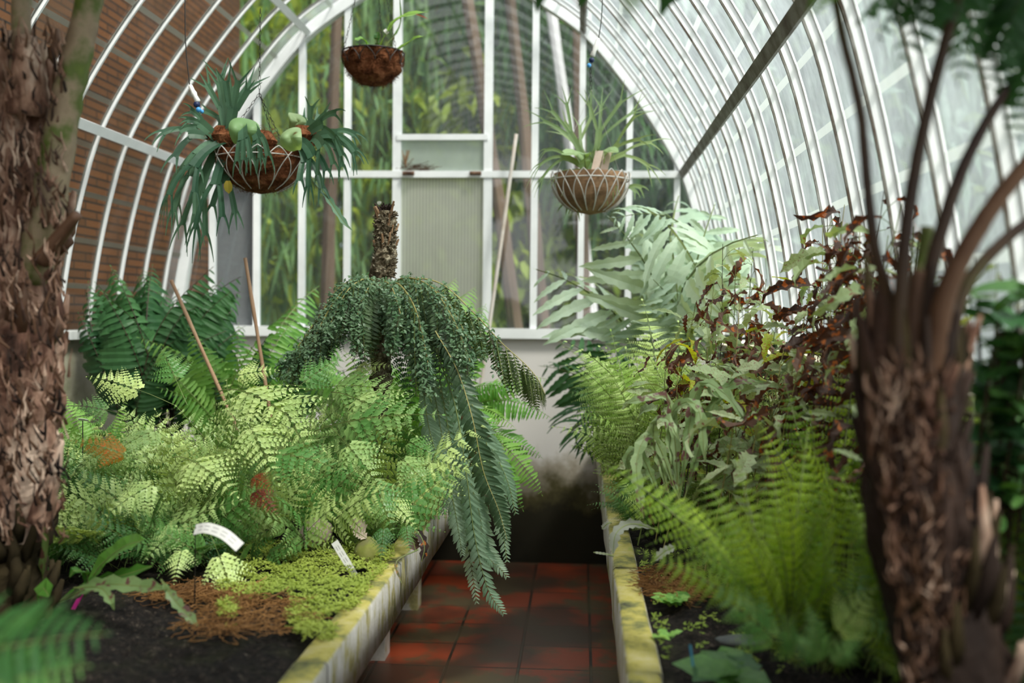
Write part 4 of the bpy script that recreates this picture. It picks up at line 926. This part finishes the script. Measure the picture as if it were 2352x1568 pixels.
for root_, fp, ln_, rr_, seed_ in ((lt, ((-60, 160), (80, 1250), 2.36), .07, .011, 3), (rt, ((2000, 2190), (860, 1680), 1.56), .06, .007, 4)):
    random.seed(seed_); gs = [G(), G(), G()]
    for k in range(650):
        px = rnd(*fp[0]); py = rnd(*fp[1]); 
        if root_ is rt: px += max(0, py - 1000) * .14
        p = P(px, py, fp[2] + .06 * ((px - sum(fp[0]) / 2) / 100) ** 2 * .5 + rnd(-.005, .02)); q = p + Vector((rnd(-.02, .02), -.012, rnd(.2, 1) * ln_))
        random.choice(gs).tube([p, p.lerp(q, .5) + Vector((rnd(-.01, .01), -.008, 0)), q], [rnd(.002, .005), rnd(.001, .004), .0008], [M_bark, M_stipeb, M_barkd][k % 3] if root_ is lt else [M_bark, M_stipeb, M_barkd][k % 3], 4, False)
    for g in gs: o = obj('bark_fibres', g, root_); o['kind'] = 'stuff'
CL = P(60, -160, 2.46)
for k in range(16):
    a = R(rnd(170, 350)); L = rnd(.7, 1.1); put('frond', random.choice(F_top), lt, CL, CL + Vector((math.cos(a) * L * (.6 if math.cos(a) < 0 else 1), math.sin(a) * L, rnd(.1, .45))), (0, 0, 1), rnd(-.3, .3), 1.2)  # out-of-view crown, added so the left trunk casts shade as well
# ---- lower left plants
st = empty('strap_fern', (-1.2, 2.62, .74), 'dark glossy strap-leaved fern on bare soil at the lower left', 'fern')
bigleaf('leaf', [(195, 1360, 2.62), (230, 1300, 2.6), (285, 1255, 2.55), (330, 1240, 2.5)], .055, M_strap, st, seg=12, wave=.003)
bigleaf('leaf', [(120, 1390, 2.6), (200, 1345, 2.6), (270, 1325, 2.55), (350, 1300, 2.5)], .045, M_strap, st, lobes=6)
bigleaf('leaf', [(120, 1390, 2.6), (220, 1345, 2.5), (310, 1345, 2.45), (385, 1352, 2.4)], .05, M_edge, st, lobes=7)
bigleaf('leaf', [(370, 1330, 2.42), (395, 1370, 2.4), (425, 1405, 2.4), (455, 1437, 2.4)], .030, M_edge, st, lobes=6)
bigleaf('leaf', [(92, 1400, 2.55), (95, 1330, 2.5), (108, 1250, 2.45), (108, 1178, 2.4)], .036, M_edge, st, seg=10)
bigleaf('leaf', [(195, 1370, 2.6), (200, 1320, 2.55), (170, 1310, 2.5), (160, 1325, 2.5)], .03, M_strap, st, seg=8)
bigleaf('leaf', [(170, 1350, 2.5), (230, 1350, 2.45), (255, 1380, 2.4), (262, 1400, 2.4)], .03, M_edge, st, lobes=3)
bigleaf('leaf', [(80, 1440, 2.5), (90, 1370, 2.4), (100, 1350, 2.4), (112, 1370, 2.35)], .05, M_strap, st, seg=8)
nf = empty('soft_fern', (-.9, 1.25, .74), 'out-of-focus green frond at the very bottom left corner', 'fern')
put('frond', F_bin[0], nf, P(-420, 1640, 1.35), P(240, 1455, 1.30), (0, -.7, .7), 0, 1.1); put('frond', F_bin[0], nf, P(-320, 1700, 1.3), P(200, 1530, 1.28), (0, -.7, .7), 0, 1.1)

# moss, creeping club moss, roots
random.seed(77)
def mossbed(nm, n, region, size, mat, label, cat, hump=.02):
    g = G()
    for _ in range(n):
        c = region(); 
        if c is None: continue
        x, y = c; z = .75 + hump * (.5 + .8 * mnoise.noise(Vector((x * 12, y * 12, 2)))) + rnd(-.012, .008)
        for k in range(3):
            leaflet(g, Vector((x, y, z)) + Vector((rnd(-1, 1), rnd(-1, 1), 0)) * size * .5, Vector((rnd(-1, 1), rnd(-1, 1), rnd(.1, .9))), Vector((0, -.3, 1)), size * rnd(.6, 1.3), size * .45, mat, 2, 0, .1, .5, shape='leaf')
    o = obj(nm, g); tag(o, label, cat, kind='stuff'); return o
def near(x, y): return mnoise.noise(Vector((x * 7, y * 7, 5)))
def regL():
    p = Pz(rnd(500, 905), rnd(1255, 1500), .75)
    u = (p.y - 2.25) / .9
    if p.x > -.56 or p.x < -1.15 + .25 * (1 - u) or (near(p.x, p.y) + (p.y - 2.62) * 2.4 + (p.x + .8) * 1.2) < -.12: return None
    return p.x, p.y
mossbed('club_moss', 7500, regL, .011, M_moss, 'yellow-green feathery club moss carpeting the left bench front', 'club moss', .03)
def regR():
    x = rnd(.19, .5); y = rnd(2.2, 3.4)
    return (x, y) if near(x * 2, y * 2 + 9) > .22 else None
mossbed('club_moss', 3500, regR, .009, M_moss, 'small green club moss patches on the right bench soil', 'club moss', .004)
def rootmat(nm, n, cx, cy, rx, ry, label, z0=.765):
    g = G()
    for _ in range(n):
        a = rnd(0, 6.28); r = math.sqrt(rnd(0, 1)); x = cx + math.cos(a) * r * rx; y = cy + math.sin(a) * r * ry; h = rnd(0, 6.28); p = Vector((x, y, z0 + rnd(-.015, .01))); pts = [p.copy()]
        for k in range(5):
            h += rnd(-.9, .9); p = p + Vector((math.cos(h), math.sin(h), rnd(-.35, .35))) * .014; p.z = max(p.z, z0 - .02); pts.append(p.copy())
        g.tube(pts, rnd(.0005, .0013), M_root, 3, False)
    o = obj(nm, g); tag(o, label, 'roots', kind='stuff')
rootmat('fine_roots', 400, -.80, 2.5, .15, .18, 'orange-brown fine roots between the moss and bare soil of the left bench')
rootmat('fine_roots', 500, -1.0, 2.72, .16, .08, 'brown fine roots under the curved white label', .755)
rootmat('fine_roots', 800, .27, 2.95, .08, .16, 'orange fine roots behind the yellow-lichened right kerb', .755)

# stones
def stone(nm, c, r, sc, mat, label, seed):
    import bmesh
    bm = bmesh.new(); bmesh.ops.create_icosphere(bm, subdivisions=3, radius=1)
    for v in bm.verts: v.co *= 1 + .22 * mnoise.noise(v.co * 1.3 + Vector((seed, 0, 0))); v.co = Vector((v.co.x * r * sc[0], v.co.y * r * sc[1], v.co.z * r * sc[2]))
    me = bpy.data.meshes.new(nm); bm.to_mesh(me); bm.free(); me.materials.append(mat); me.polygons.foreach_set('use_smooth', [True] * len(me.polygons))
    o = bpy.data.objects.new(nm, me); COL.objects.link(o); o.location = c; tag(o, label, 'stone')
c = P(722, 1222, 3.2); c.z = max(c.z, .76); stone('stone', c, .055, (1.0, .8, .85), M_stone, 'round pinkish-brown stone behind the small upright white label', 1)
c = P(845, 1268, 3.13); stone('stone', c, .045, (.9, .8, 1.0), M_stonem, 'mossy stone wedged at the left kerb', 4)
c = P(775, 1285, 3.12); stone('stone', c, .03, (1.2, .8, .8), M_stonem, 'small mossy stone beside the small upright white label', 7)
for px, py, z, r, lb, sd in ((1930, 1475, .765, .07, 'dark flat slate on the soil at bottom right', 3), (1700, 1470, .755, .045, 'smaller grey slate piece on soil left of the large slate', 8), (1945, 1380, .77, .04, 'grey slate chip behind the large slate', 5)):
    c = Pz(px, py, z); stone('slate_piece', c, r, (1.2, .8, .22), M_slate, lb, sd)

# canes
def cane(a, b, r, mat, label):
    g = G(); pts = [a.lerp(b, i / 8) for i in range(9)]; g.tube(pts, [r * (1.15 if i in (3, 6) else 1) for i in range(9)], mat, 8)
    top('cane', g, a, label, 'cane', smooth=True)
b = P(470, 815, 4.3); a = b + (b - P(395, 645, 4.3)) * 1.1; a.z = max(a.z, .74); cane(a, P(393, 643, 4.3), .0075, M_cane, 'thin bamboo cane leaning left, left of the other')
b = P(600, 815, 4.3); a = b + (b - P(565, 592, 4.3)) * .9; a.z = max(a.z, .74); cane(a, P(563, 592, 4.3), .0075, M_cane, 'taller bamboo cane right of the leaning one')
cane(P(835, 720, 4.05), P(861, 592, 4.05), .009, M_stub, 'short weathered stick poking out of the creeper-covered crown')
_b = P(1085, 990, 6.1); _b.z = .725; cane(_b, P(1186, 308, 6.2), .011, M_canew, 'long whitish pole leaning in front of the gable right of the door')

# plant labels
def label_strip(nm, path, wid, side, text_rows, lb, stem=None):
    root = empty(nm, Vector(stem[0]) if stem else P(*path[-1]), lb, 'plant label')
    pts = bez([P(*q) for q in path], 6); g = G(); rows = []; k = len(pts) - 1; S = Vector(side).normalized(); ns = []
    for i, p in enumerate(pts):
        tg = (pts[min(i + 1, k)] - pts[max(i - 1, 0)]).normalized(); s_ = (S - tg * S.dot(tg)).normalized(); n_ = tg.cross(s_).normalized()
        if n_.y > 0: n_ = -n_
        ns.append((p, s_, n_)); h = wid / 2
        rows.append([p - s_ * h, p + s_ * h, p + s_ * h - n_ * .0012, p - s_ * h - n_ * .0012, p - s_ * h])
    g.strip(rows, M_plasticw); lp = obj('label_plate', g, root)
    for r in range(text_rows):
        u = (r + 1) / (text_rows + 1) - .5; g = G(); rw = []
        for p, s_, n_ in ns[2:-2]: rw.append([p + s_ * (wid * u - .0005) + n_ * .0004, p + s_ * (wid * u + .0005) + n_ * .0004])
        for i in range(len(rw) - 1):
            if i % 3 != 2: g.strip([rw[i], rw[i + 1]], M_ink)
        o_ = obj('writing_line', g, lp); o_.location = (0, 0, 0)
    if stem: g = G(); g.tube([Vector(q) for q in stem], .0016, M_wired, 6); obj('wire_stem', g, root)
s0 = P(447, 1405, 2.62); s0.z = .74
label_strip('plant_label', [(447, 1216, 2.52), (475, 1212, 2.50), (515, 1226, 2.48), (551, 1256, 2.46)], .027, (.05, .55, .85), 2, 'curved white plant label on a dark wire stem', [s0, P(448, 1300, 2.58), P(449, 1210, 2.52)])
label_strip('plant_label', [(768, 1244, 2.98), (785, 1272, 2.97), (802, 1300, 2.96), (814, 1322, 2.96)], .022, (1, -.1, .5), 2, 'small straight white plant label tilted beside the round stone')
label_strip('plant_label', [(180, 963, 3.5), (192, 964, 3.5), (203, 966, 3.5)], .014, (0, -.8, .6), 0, 'tiny white plant label half hidden beside the shaggy left trunk', [P(190, 1060, 3.5), P(190, 966, 3.5)])
g = G(); g.tube([P(205, 1345, 2.62), P(180, 1380, 2.6)], .002, M_pink, 4); a = P(183, 1372, 2.6); b = P(153, 1425, 2.6); s_ = Vector((.008, 0, .004)); g.strip([[a - s_, a + s_], [b - s_, b + s_]], M_pink); g.strip([[a - s_ + Vector((0, .001, 0)), a + s_ + Vector((0, .001, 0))], [b - s_ + Vector((0, .001, 0)), b + s_ + Vector((0, .001, 0))]], M_pink)
top('plant_tag', g, a, 'magenta plastic plant tag under the strap-leaved fern', 'plant label')
g = G(); g.tube([P(1585, 1480, 2.1), P(1592, 1530, 2.08)], .0025, M_bluep, 6); top('plant_tag', g, P(1592, 1530, 2.08), 'thin blue plastic marker in the right bench soil', 'plant label')

# dry fronds, seedlings, fallen leaves
dr = empty('dry_frond', Pz(1420, 1240, .76), 'grey dried frond curled across the lichened right kerb', 'dry frond')
bigleaf('leaf', [(1505, 1215, 2.95), (1450, 1203, 2.95), (1415, 1225, 2.92), (1408, 1272, 2.9)], .035, M_greydry, dr, lobes=8, up=(0, -.8, .6))
bigleaf('leaf', [(1405, 1200, 2.98), (1395, 1203, 2.98), (1383, 1215, 2.98)], .02, M_greydry, dr, lobes=3)
bigleaf('leaf', [(1410, 1277, 2.9), (1390, 1272, 2.9), (1363, 1268, 2.9)], .008, M_greydry, dr, lobes=5)
bigleaf('leaf', [(1500, 1290, 2.8), (1525, 1268, 2.8), (1552, 1255, 2.8)], .03, M_greydry, dr, lobes=5)
dr = empty('dry_frond', P(960, 1235, 3.25), 'dark brown dead frond curling over the left kerb', 'dry frond')
bigleaf('leaf', [(935, 1215, 3.2), (960, 1222, 3.18), (975, 1255, 3.16), (968, 1290, 3.15)], .03, M_dead, dr, lobes=6)
bigleaf('leaf', [(940, 1225, 3.2), (950, 1245, 3.18), (955, 1265, 3.16)], .04, M_dead, dr, lobes=5)
for path, wd, mt, lb in (([(800, 1190, 3.2), (820, 1205, 3.18), (838, 1222, 3.16)], .05, M_tan, 'tan fallen leaf above the mossy stone'), ([(960, 1262, 3.1), (910, 1290, 3.02), (922, 1338, 3.0)], .008, M_dead, 'thin dark dead leaflet hanging on the left kerb face'),
                         ([(810, 1215, 3.14), (826, 1226, 3.13), (842, 1236, 3.12)], .035, M_tan, 'smaller tan fallen leaf just below the larger one')):
    r_ = empty('fallen_leaf', P(*path[0]), lb, 'fallen leaf'); bigleaf('blade', path, wd, mt, r_, lobes=4)
random.seed(91)
def seedling(px, py, n, s, lb, mt=M_sword, z=.745):
    c = Pz(px, py, z); r = empty('seedling', c, lb, 'seedling')
    pm = leafproto('leaf', mt, 1, .6, seg=6, lobes=3, depth=.3, fold=.1, droop=.6, shape='leaf')
    for k in range(n):
        a = rnd(0, 6.28); q = Vector((math.cos(a), math.sin(a), .5)); put('leaf', pm, r, c + Vector((rnd(-1, 1), rnd(-1, 1), .01)) * s * .5, c + q * s * rnd(.7, 1.3) + Vector((rnd(-1, 1), rnd(-1, 1), 0)) * s * .6, (0, -.3, 1))
seedling(1545, 1385, 18, .04, 'patch of tiny green seedlings on dark soil by the right kerb')
seedling(1535, 1465, 5, .03, 'little bright seedling beside the lichened kerb, nearer than the patch')
seedling(1680, 1560, 14, .07, 'leafy green seedling at the bottom edge on the right bench', M_freshdk)
seedling(600, 1250, 18, .06, 'small fresh fern seedling between the two larger white labels', M_sword)
seedling(760, 1215, 14, .05, 'small fresh fern seedling at the round stone', M_sword)
seedling(520, 1440, 5, .02, 'tiny lime seedling on bare soil under the curved label', M_moss)

# ------------------------------------------------------------------ hanging baskets
def forked(g, p, d, n, L, wd, depth, mat, grav=.35, spread=46):
    d = d.normalized(); n = (n - d * n.dot(d)).normalized(); k = 5; rows = []; q = p.copy(); dd = d.copy(); s = d.cross(n)
    tipw = wd * (1.25 if depth > 0 else .18)
    for i in range(k + 1):
        t = i / k; wv = .5 * (wd + (tipw - wd) * t)
        rows.append([q - s * wv + n * wv * .2, q.copy(), q + s * wv + n * wv * .2])
        if i < k:
            dd = (dd + Vector((0, 0, -grav / k))).normalized(); q = q + dd * (L / k); s = dd.cross(n)
            if s.length < .1: s = Vector((1, 0, 0))
            s.normalize(); n = s.cross(dd).normalized()
    g.strip(rows, mat)
    if depth > 0:
        m_ = 3 if random.random() < .35 else 2
        for j in range(m_):
            a = R(spread * (j - (m_ - 1) / 2) * 2 / max(1, m_ - 1) * rnd(.6, 1.1) * .6); nd = Matrix.Rotation(a, 3, n) @ dd
            off = s * (tipw * .5 * -(j - (m_ - 1) / 2) * (1.0 if m_ == 2 else .7)) * (-1 if False else 1)
            # rotate(+a about n) turns dd towards n x dd = -s... keep offset on the same side
            off = (n.cross(dd)).normalized() * (tipw * .36 * (1 if a > 0 else -1 if a < 0 else 0))
            forked(g, q + off * .9 - dd * wd * .25, nd, n, L * rnd(.55, .85), wd * .58, depth - 1, mat, grav * 1.2, spread)
def basket(nm, cpx, Yb, wr, hb, label, liner, wire, nloop, zb=None, ringw=.0028, chains=None, fuzz=0, dark=False):
    c = P(cpx[0], cpx[1], Yb); root = empty(nm, c - Vector((0, 0, hb)), label, 'hanging basket')
    g = G(); n = 28; rows = []
    for i in range(13):
        t = i / 12; r = wr * .96 * math.sqrt(max(0, 1 - max(0, 1 - t) ** 2.2)) if i else .004
        z = -hb + hb * 1.02 * t
        rows.append([c + Vector((math.cos(2 * math.pi * j / n) * r, math.sin(2 * math.pi * j / n) * r, z)) * 1 + Vector((0, 0, .006 * mnoise.noise(Vector((j, i, 3))))) for j in range(n)]); rows[-1].append(rows[-1][0].copy())
    for i, rr in enumerate(rows):
        for j, v in enumerate(rr[:-1]):
            k = 1 + (.03 + fuzz * .5) * mnoise.noise((v - c) * 22); rr[j] = c + Vector(((v.x - c.x) * k, (v.y - c.y) * k, v.z - c.z))
        rr[-1] = rr[0].copy()
    rows.append([c + Vector((0, 0, -.01))] * (n + 1)); g.strip(rows, liner)
    for _ in range(int(fuzz * 5000)):
        a = rnd(0, 6.28); t = rnd(.05, 1); r = wr * math.sqrt(max(0, 1 - max(0, 1 - t) ** 2.2)); p = c + Vector((math.cos(a) * r, math.sin(a) * r, -hb + hb * t))
        pts = [p]; 
        for k in range(3): pts.append(pts[-1] + Vector((rnd(-1, 1), rnd(-1, 1), rnd(-1, .8))) * .009)
        g.tube(pts, .0005, liner, 3, False)
    obj('coir_liner', g, root)
    g = G()
    def ringat(t, rr, rad):
        r = wr * math.sqrt(max(0, 1 - max(0, 1 - t) ** 2.2)); g.tube([c + Vector((math.cos(2 * math.pi * j / 36) * r * rr, math.sin(2 * math.pi * j / 36) * r * rr, -hb + hb * t)) for j in range(37)], rad, wire, 6, False)
    ringat(.86 if not dark else 1.0, 1.02, ringw * 1.25)
    def wp(a, t):
        r = wr * 1.03 * math.sqrt(max(0, 1 - max(0, 1 - t) ** 2.2)) + .002; return c + Vector((math.cos(a) * r, math.sin(a) * r, -hb + hb * t))
    for k in range(nloop):
        a0 = 2 * math.pi * k / nloop; w_ = 2 * math.pi / nloop
        if dark:
            for sg in (-1, 1): g.tube([wp(a0 + sg * w_ * .5 * math.sin(u * 1.57), 1 - .38 * u) for u in [x / 8 for x in range(9)]], ringw * .8, wire, 4, False)
        else:
            for sg in (-1, 1): g.tube([wp(a0 + sg * w_ * (1.0 * math.sin((1 - u) * math.pi / 2) ** .8 if u > .0 else 1.0) * (1 - .0 * u), .08 + .97 * (u ** .8)) for u in [x / 14 for x in range(15)]], ringw, wire, 5, False)
    obj('wire_frame', g, root)
    return root, c
def chain(pts_, root, name='chain'):
    g = G(); a, b = Vector(pts_[0]), Vector(pts_[1]); n = max(4, int((b - a).length / .018))
    d = (b - a).normalized(); s1 = d.cross(Vector((0, 1, 0))).normalized(); s2 = d.cross(s1)
    for i in range(n):
        c_ = a.lerp(b, (i + .5) / n); s = s1 if i % 2 else s2; h = (b - a).length / n * .62
        g.tube([c_ + d * (h * math.cos(u)) + s * (.0042 * math.sin(u)) for u in [k * math.pi / 4 for k in range(9)]], .0011, M_wired, 3, False)
    obj(name, g, root)
random.seed(17)
# centre
bk, c = basket('hanging_basket', (857, 122), 4.85, .140, .155, 'hanging basket of dark shaggy coir on three chains, highest of the three', M_coir, M_wired, 12, fuzz=.5, dark=True)
hk = P(856, -180, 4.85)
for a in (205, 330, 80): chain((c + Vector((math.cos(R(a)) * .138, math.sin(R(a)) * .138, .0)), hk), bk)
pl = empty('strap_fern', c, 'small fern with few yellowing strap leaves in the dark shaggy basket', 'fern')
for pa, wd, mt in (([(870, 118, 4.85), (885, 80, 4.8), (920, 40, 4.75), (985, 27, 4.7)], .035, M_sword), ([(880, 120, 4.85), (920, 110, 4.8), (950, 90, 4.75), (975, 83, 4.7)], .032, M_sword), ([(868, 118, 4.85), (866, 90, 4.8), (868, 72, 4.8)], .03, M_freshdk), ([(850, 118, 4.85), (835, 90, 4.8), (815, 92, 4.75)], .03, M_sword),
                   ([(845, 118, 4.85), (830, 105, 4.8), (812, 112, 4.75)], .03, M_sword), ([(878, 120, 4.85), (900, 100, 4.8), (905, 85, 4.75)], .012, M_greydry), ([(875, 118, 4.85), (918, 60, 4.9), (918, -10, 4.9)], .008, M_strap)):
    bigleaf('leaf', pa, wd, mt, pl, seg=10, wave=.004)
g = G(); leaflet(g, P(955, 33, 4.7), Vector((1, 0, -.2)), Vector((0, -.6, 1)), .06, .022, M_rust, 4); obj('brown_leaf_tip', g, pl)
g = G(); g.tube([P(884, 75, 4.8), P(890, 70, 4.8)], .012, M_plasticw, 6); obj('pale_bud', g, pl)
# right
bk, c = basket('hanging_basket', (1356, 402), 4.9, .178, .185, 'hanging basket with pale scalloped wire and smooth coir at right', M_coirl, M_wire, 18, ringw=.0026)
hk = P(1360, 205, 4.9)
for a in (200, 320, 80):
    g = G(); g.tube([c + Vector((math.cos(R(a)) * .17, math.sin(R(a)) * .17, 0)), hk], .0008, M_wire, 3); obj('hanger_wire', g, bk)
chain((hk, P(1356, 150, 4.9)), bk)
sg = empty('staghorn_fern', c, 'pale upright staghorn fern growing in the right scalloped basket', 'fern')
def sleaf(root, c, lst, mat, wd=.028, depth=2, grav=.3, nm='leaf'):
    for (px, py, Yy), L, gr in lst:
        tp = P(px, py, Yy); d = tp - c; g = G(); nrm = Vector((rnd(-.4, .4), -1, .6))
        forked(g, c + Vector((rnd(-.03, .03), rnd(-.03, .03), 0)), (d + Vector((0, 0, d.length * gr * .5))), nrm, d.length * L, wd, depth, mat, gr); obj(nm, g, root)
cc = c + Vector((0, 0, .0))
sleaf(sg, cc, [((1290, 270, 4.85), .75, .3), ((1370, 260, 4.9), .75, .1), ((1430, 300, 4.8), .75, .3), ((1270, 330, 4.7), .75, .6), ((1310, 300, 4.95), .7, .2), ((1460, 330, 4.8), .75, .5), ((1340, 290, 5.0), .75, .1), ((1250, 380, 4.8), .45, .8), ((1400, 280, 5.0), .75, .2),
                 ((1450, 390, 4.7), .45, 1.0), ((1350, 320, 4.75), .45, .2)], M_stag2, .024)
cb = P(1320, 440, 4.95)
sleaf(sg, cb, [((1250, 500, 4.9), .5, .6), ((1300, 520, 4.8), .45, .7), ((1330, 520, 5.0), .4, .6), ((1260, 440, 4.9), .5, 1.2)], M_stag2, .022, 1)
sleaf(sg, P(1430, 430, 4.9), [((1500, 430, 4.8), .45, .8), ((1480, 470, 4.9), .35, 1.0)], M_stag2, .018, 1)
for (a_, b_) in (((1350, 395), (1290, 350)), ((1370, 395), (1420, 345)), ((1345, 395), (1340, 350))):
    bigleaf('shield_leaf', [(a_[0], a_[1], 4.85), ((a_[0] + b_[0]) / 2, b_[1] + 5, 4.8), (b_[0], b_[1] + 5, 4.75)], .06, M_shield, sg, seg=8)
for i, px in enumerate((1365, 1385)):
    g = G(); a = P(px, 398, 4.8); b = P(px + 12, 346, 4.82); s_ = Vector((.018, 0, 0)); g.strip([[a - s_, a + s_, a + s_ + Vector((0, .003, 0)), a - s_ + Vector((0, .003, 0)), a - s_], [b - s_, b + s_, b + s_ + Vector((0, .003, 0)), b - s_ + Vector((0, .003, 0)), b - s_]], M_tan)
    top('plant_tag', g, a, ['left of two tan card tags standing in the scalloped basket', 'right of two tan card tags standing in the scalloped basket'][i], 'plant label')
# left
bk, c = basket('hanging_basket', (600, 352), 4.2, .178, .165, 'hanging basket with looped pale wire, nearly hidden by a large staghorn, at left', M_coir, M_wire, 14, ringw=.002, fuzz=.25)
hk = P(598, 20, 4.2)
for a in (200, 320, 80): chain((c + Vector((math.cos(R(a)) * .17, math.sin(R(a)) * .17, 0)), P(596, 215, 4.2)), bk)
chain((P(596, 215, 4.2), hk), bk)
sg = empty('staghorn_fern', c, 'large dark staghorn fern spreading all around the left hanging basket', 'fern')
cl = P(515, 325, 4.15); crr = P(700, 325, 4.15)
g = G()
for k in range(700):
    q0 = random.choice([cl, crr, c + Vector((0, 0, .05))]); p = q0 + Vector((rnd(-1, 1), rnd(-1, 1), rnd(-1, 1))) * .05; pts = [p]
    for _ in range(3): pts.append(pts[-1] + Vector((rnd(-1, 1), rnd(-1, 1), rnd(-1, .6))) * .016)
    g.tube(pts, .0008, M_coir, 3, False)
for q0 in (cl, crr, c + Vector((0, 0, .03))):
    g.tube([q0 + Vector((0, 0, -.03)), q0 + Vector((0, 0, .02)), q0 + Vector((0, 0, .06))], [.03, .06, .03], M_coir, 10, jit=.25)
o = obj('root_ball', g, sg)
sleaf(sg, cl, [((490, 160, 4.1), .5, .1), ((540, 170, 4.1), .5, .05), ((560, 170, 4.2), .55, .1), ((430, 230, 4.0), .5, .5), ((370, 270, 4.0), .5, .7), ((370, 440, 3.95), .55, 1.0), ((400, 500, 4.0), .5, 1.1), ((450, 520, 3.95), .55, 1.1), ((350, 460, 4.2), .5, 1.1), 
               ((410, 390, 4.0), .5, .9), ((440, 290, 4.2), .5, .6), ((470, 200, 4.25), .5, .2), ((420, 560, 4.1), .5, .8), ((510, 560, 4.1), .42, .6)], M_stag, .036, 2)
sleaf(sg, c + Vector((-.05, -.1, .10)), [((560, 370, 3.85), .45, 1.4), ((640, 360, 3.85), .4, 1.4)], M_stag, .036, 2)
sleaf(sg, crr, [((740, 220, 4.1), .5, .2), ((800, 230, 4.0), .5, .5), ((840, 270, 4.0), .5, .7), ((840, 330, 4.0), .5, .8), ((700, 250, 4.2), .5, .1), ((780, 400, 3.95), .5, 1.0), ((740, 430, 3.95), .5, 1.1), ((760, 340, 3.9), .5, 1.1), ((780, 290, 4.2), .5, .6)], M_stag, .036, 2)
bigleaf('leaf', [(710, 400, 4.1), (750, 450, 4.05), (790, 510, 4.0), (810, 530, 4.0)], .03, M_stag, sg, lobes=3)
def disc(root, px, py, Yd, r, mat, rot=0):
    c0 = P(px, py, Yd); g = G(); n = 30; rows = [[], []]
    for j in range(n + 1):
        a = 2 * math.pi * j / n; rr = r * (1 + .06 * math.sin(a * 3 + px)) * (1 - .25 * max(0, 1 - abs(a - 4.7) / .6))
        q = Vector((math.cos(a) * rr, -.025 * math.cos(a * 2) + .02, math.sin(a) * rr)); rows[0].append(c0.copy()); rows[1].append(c0 + Matrix.Rotation(rot, 3, 'Z') @ q)
    rr_ = [[c0.lerp(v, k / 6) + Vector((0, -.02 * math.sin(math.pi * k / 6), 0)) for v in rows[1]] for k in range(7)]
    g.strip(rr_, mat); obj('shield_leaf', g, root, True)
for q in ((668, 318, 3.98, .05, M_shield, -.3), (560, 300, 4.05, .06, M_shield, .3), (685, 280, 4.16, .045, M_stag2, .8)): disc(sg, *q)
g = G(); leaflet(g, P(524, 415, 4.0), Vector((0, 0, -1)), Vector((0, -1, 0)), .05, .035, M_orange, 4, shape='leaf'); obj('orange_leaf', g, sg)

# cables with connectors
def cable(pa, con, beads, lb, ch=None):
    root = empty('hanging_cable', P(*pa[-1]), lb, 'cable'); g = G(); g.tube(bez([P(*q) for q in pa], 6), .0022, M_wired, 5); obj('cord', g, root, True)
    a, b = P(*con[0]), P(*con[1]); g = G(); g.tube([a, a.lerp(b, .08), a.lerp(b, .35), a.lerp(b, .5), a.lerp(b, .65), a.lerp(b, .95), b], [.005, .009, .009, .012, .009, .012, .006], M_plasticw, 8); obj('white_connector', g, root, True)
    for (q, r, m_) in beads:
        g = G(); p = P(*q); g.tube([p + Vector((0, 0, r)), p + Vector((0, 0, r * .6)), p, p - Vector((0, 0, r * .6)), p - Vector((0, 0, r))], [r * .1, r * .8, r, r * .8, r * .1], m_, 8); obj('plug_bead', g, root, True)
    if ch: chain((P(*ch[0]), P(*ch[1])), root)
cable([(425, -120, 4.0), (425, 20, 4.0), (427, 110, 4.0), (436, 197, 4.0)], [(436, 195, 4.0), (455, 235, 4.0)], [((452, 240, 4.0), .014, M_navy), ((456, 252, 3.98), .011, M_blueb), ((464, 256, 4.0), .008, M_blueb)], 'black cable with white connector hanging above the left staghorn')
cable([(1385, -120, 4.5), (1383, 20, 4.5), (1375, 90, 4.5)], [(1375, 88, 4.5), (1360, 130, 4.5)], [((1359, 138, 4.5), .013, M_navy), ((1353, 150, 4.5), .010, M_blueb)], 'black cable with white connector hanging above the right basket', ((1356, 150, 4.52), (1356, 205, 4.6)))

# look-alikes share a group
GR = {'withered fern': 'withered fern stalks of the right bench', 'plant label': 'plant labels and tags', 'cane': 'canes and sticks', 'hanging basket': 'hanging baskets', 'cable': 'hanging cables with connectors', 'stone': 'stones on the benches',
      'seedling': 'seedlings on bare soil', 'tree': 'trees beyond the glass', 'fallen leaf': 'fallen leaves at the left kerb', 'dry frond': 'dried fronds on the kerbs', 'planting bench': 'planting benches', 'tree fern': 'tree ferns', 'board': 'grey boards behind the gable'}
for o in list(bpy.data.objects):
    if o.parent is None and o.get('category') in GR and not o.get('group'): o['group'] = GR[o['category']]
for o in bpy.data.objects:
    if o.parent is None and o.name.startswith(('leather_fern', 'lacy_fern', 'sword_fern', 'soft_fern')): o['group'] = {'lea': 'leathery ferns of the left bench', 'lac': 'finely cut ferns of the right bench', 'swo': 'sword ferns at the back of the left bench', 'sof': 'soft ferns in the foreground'}[o.name[:3]]
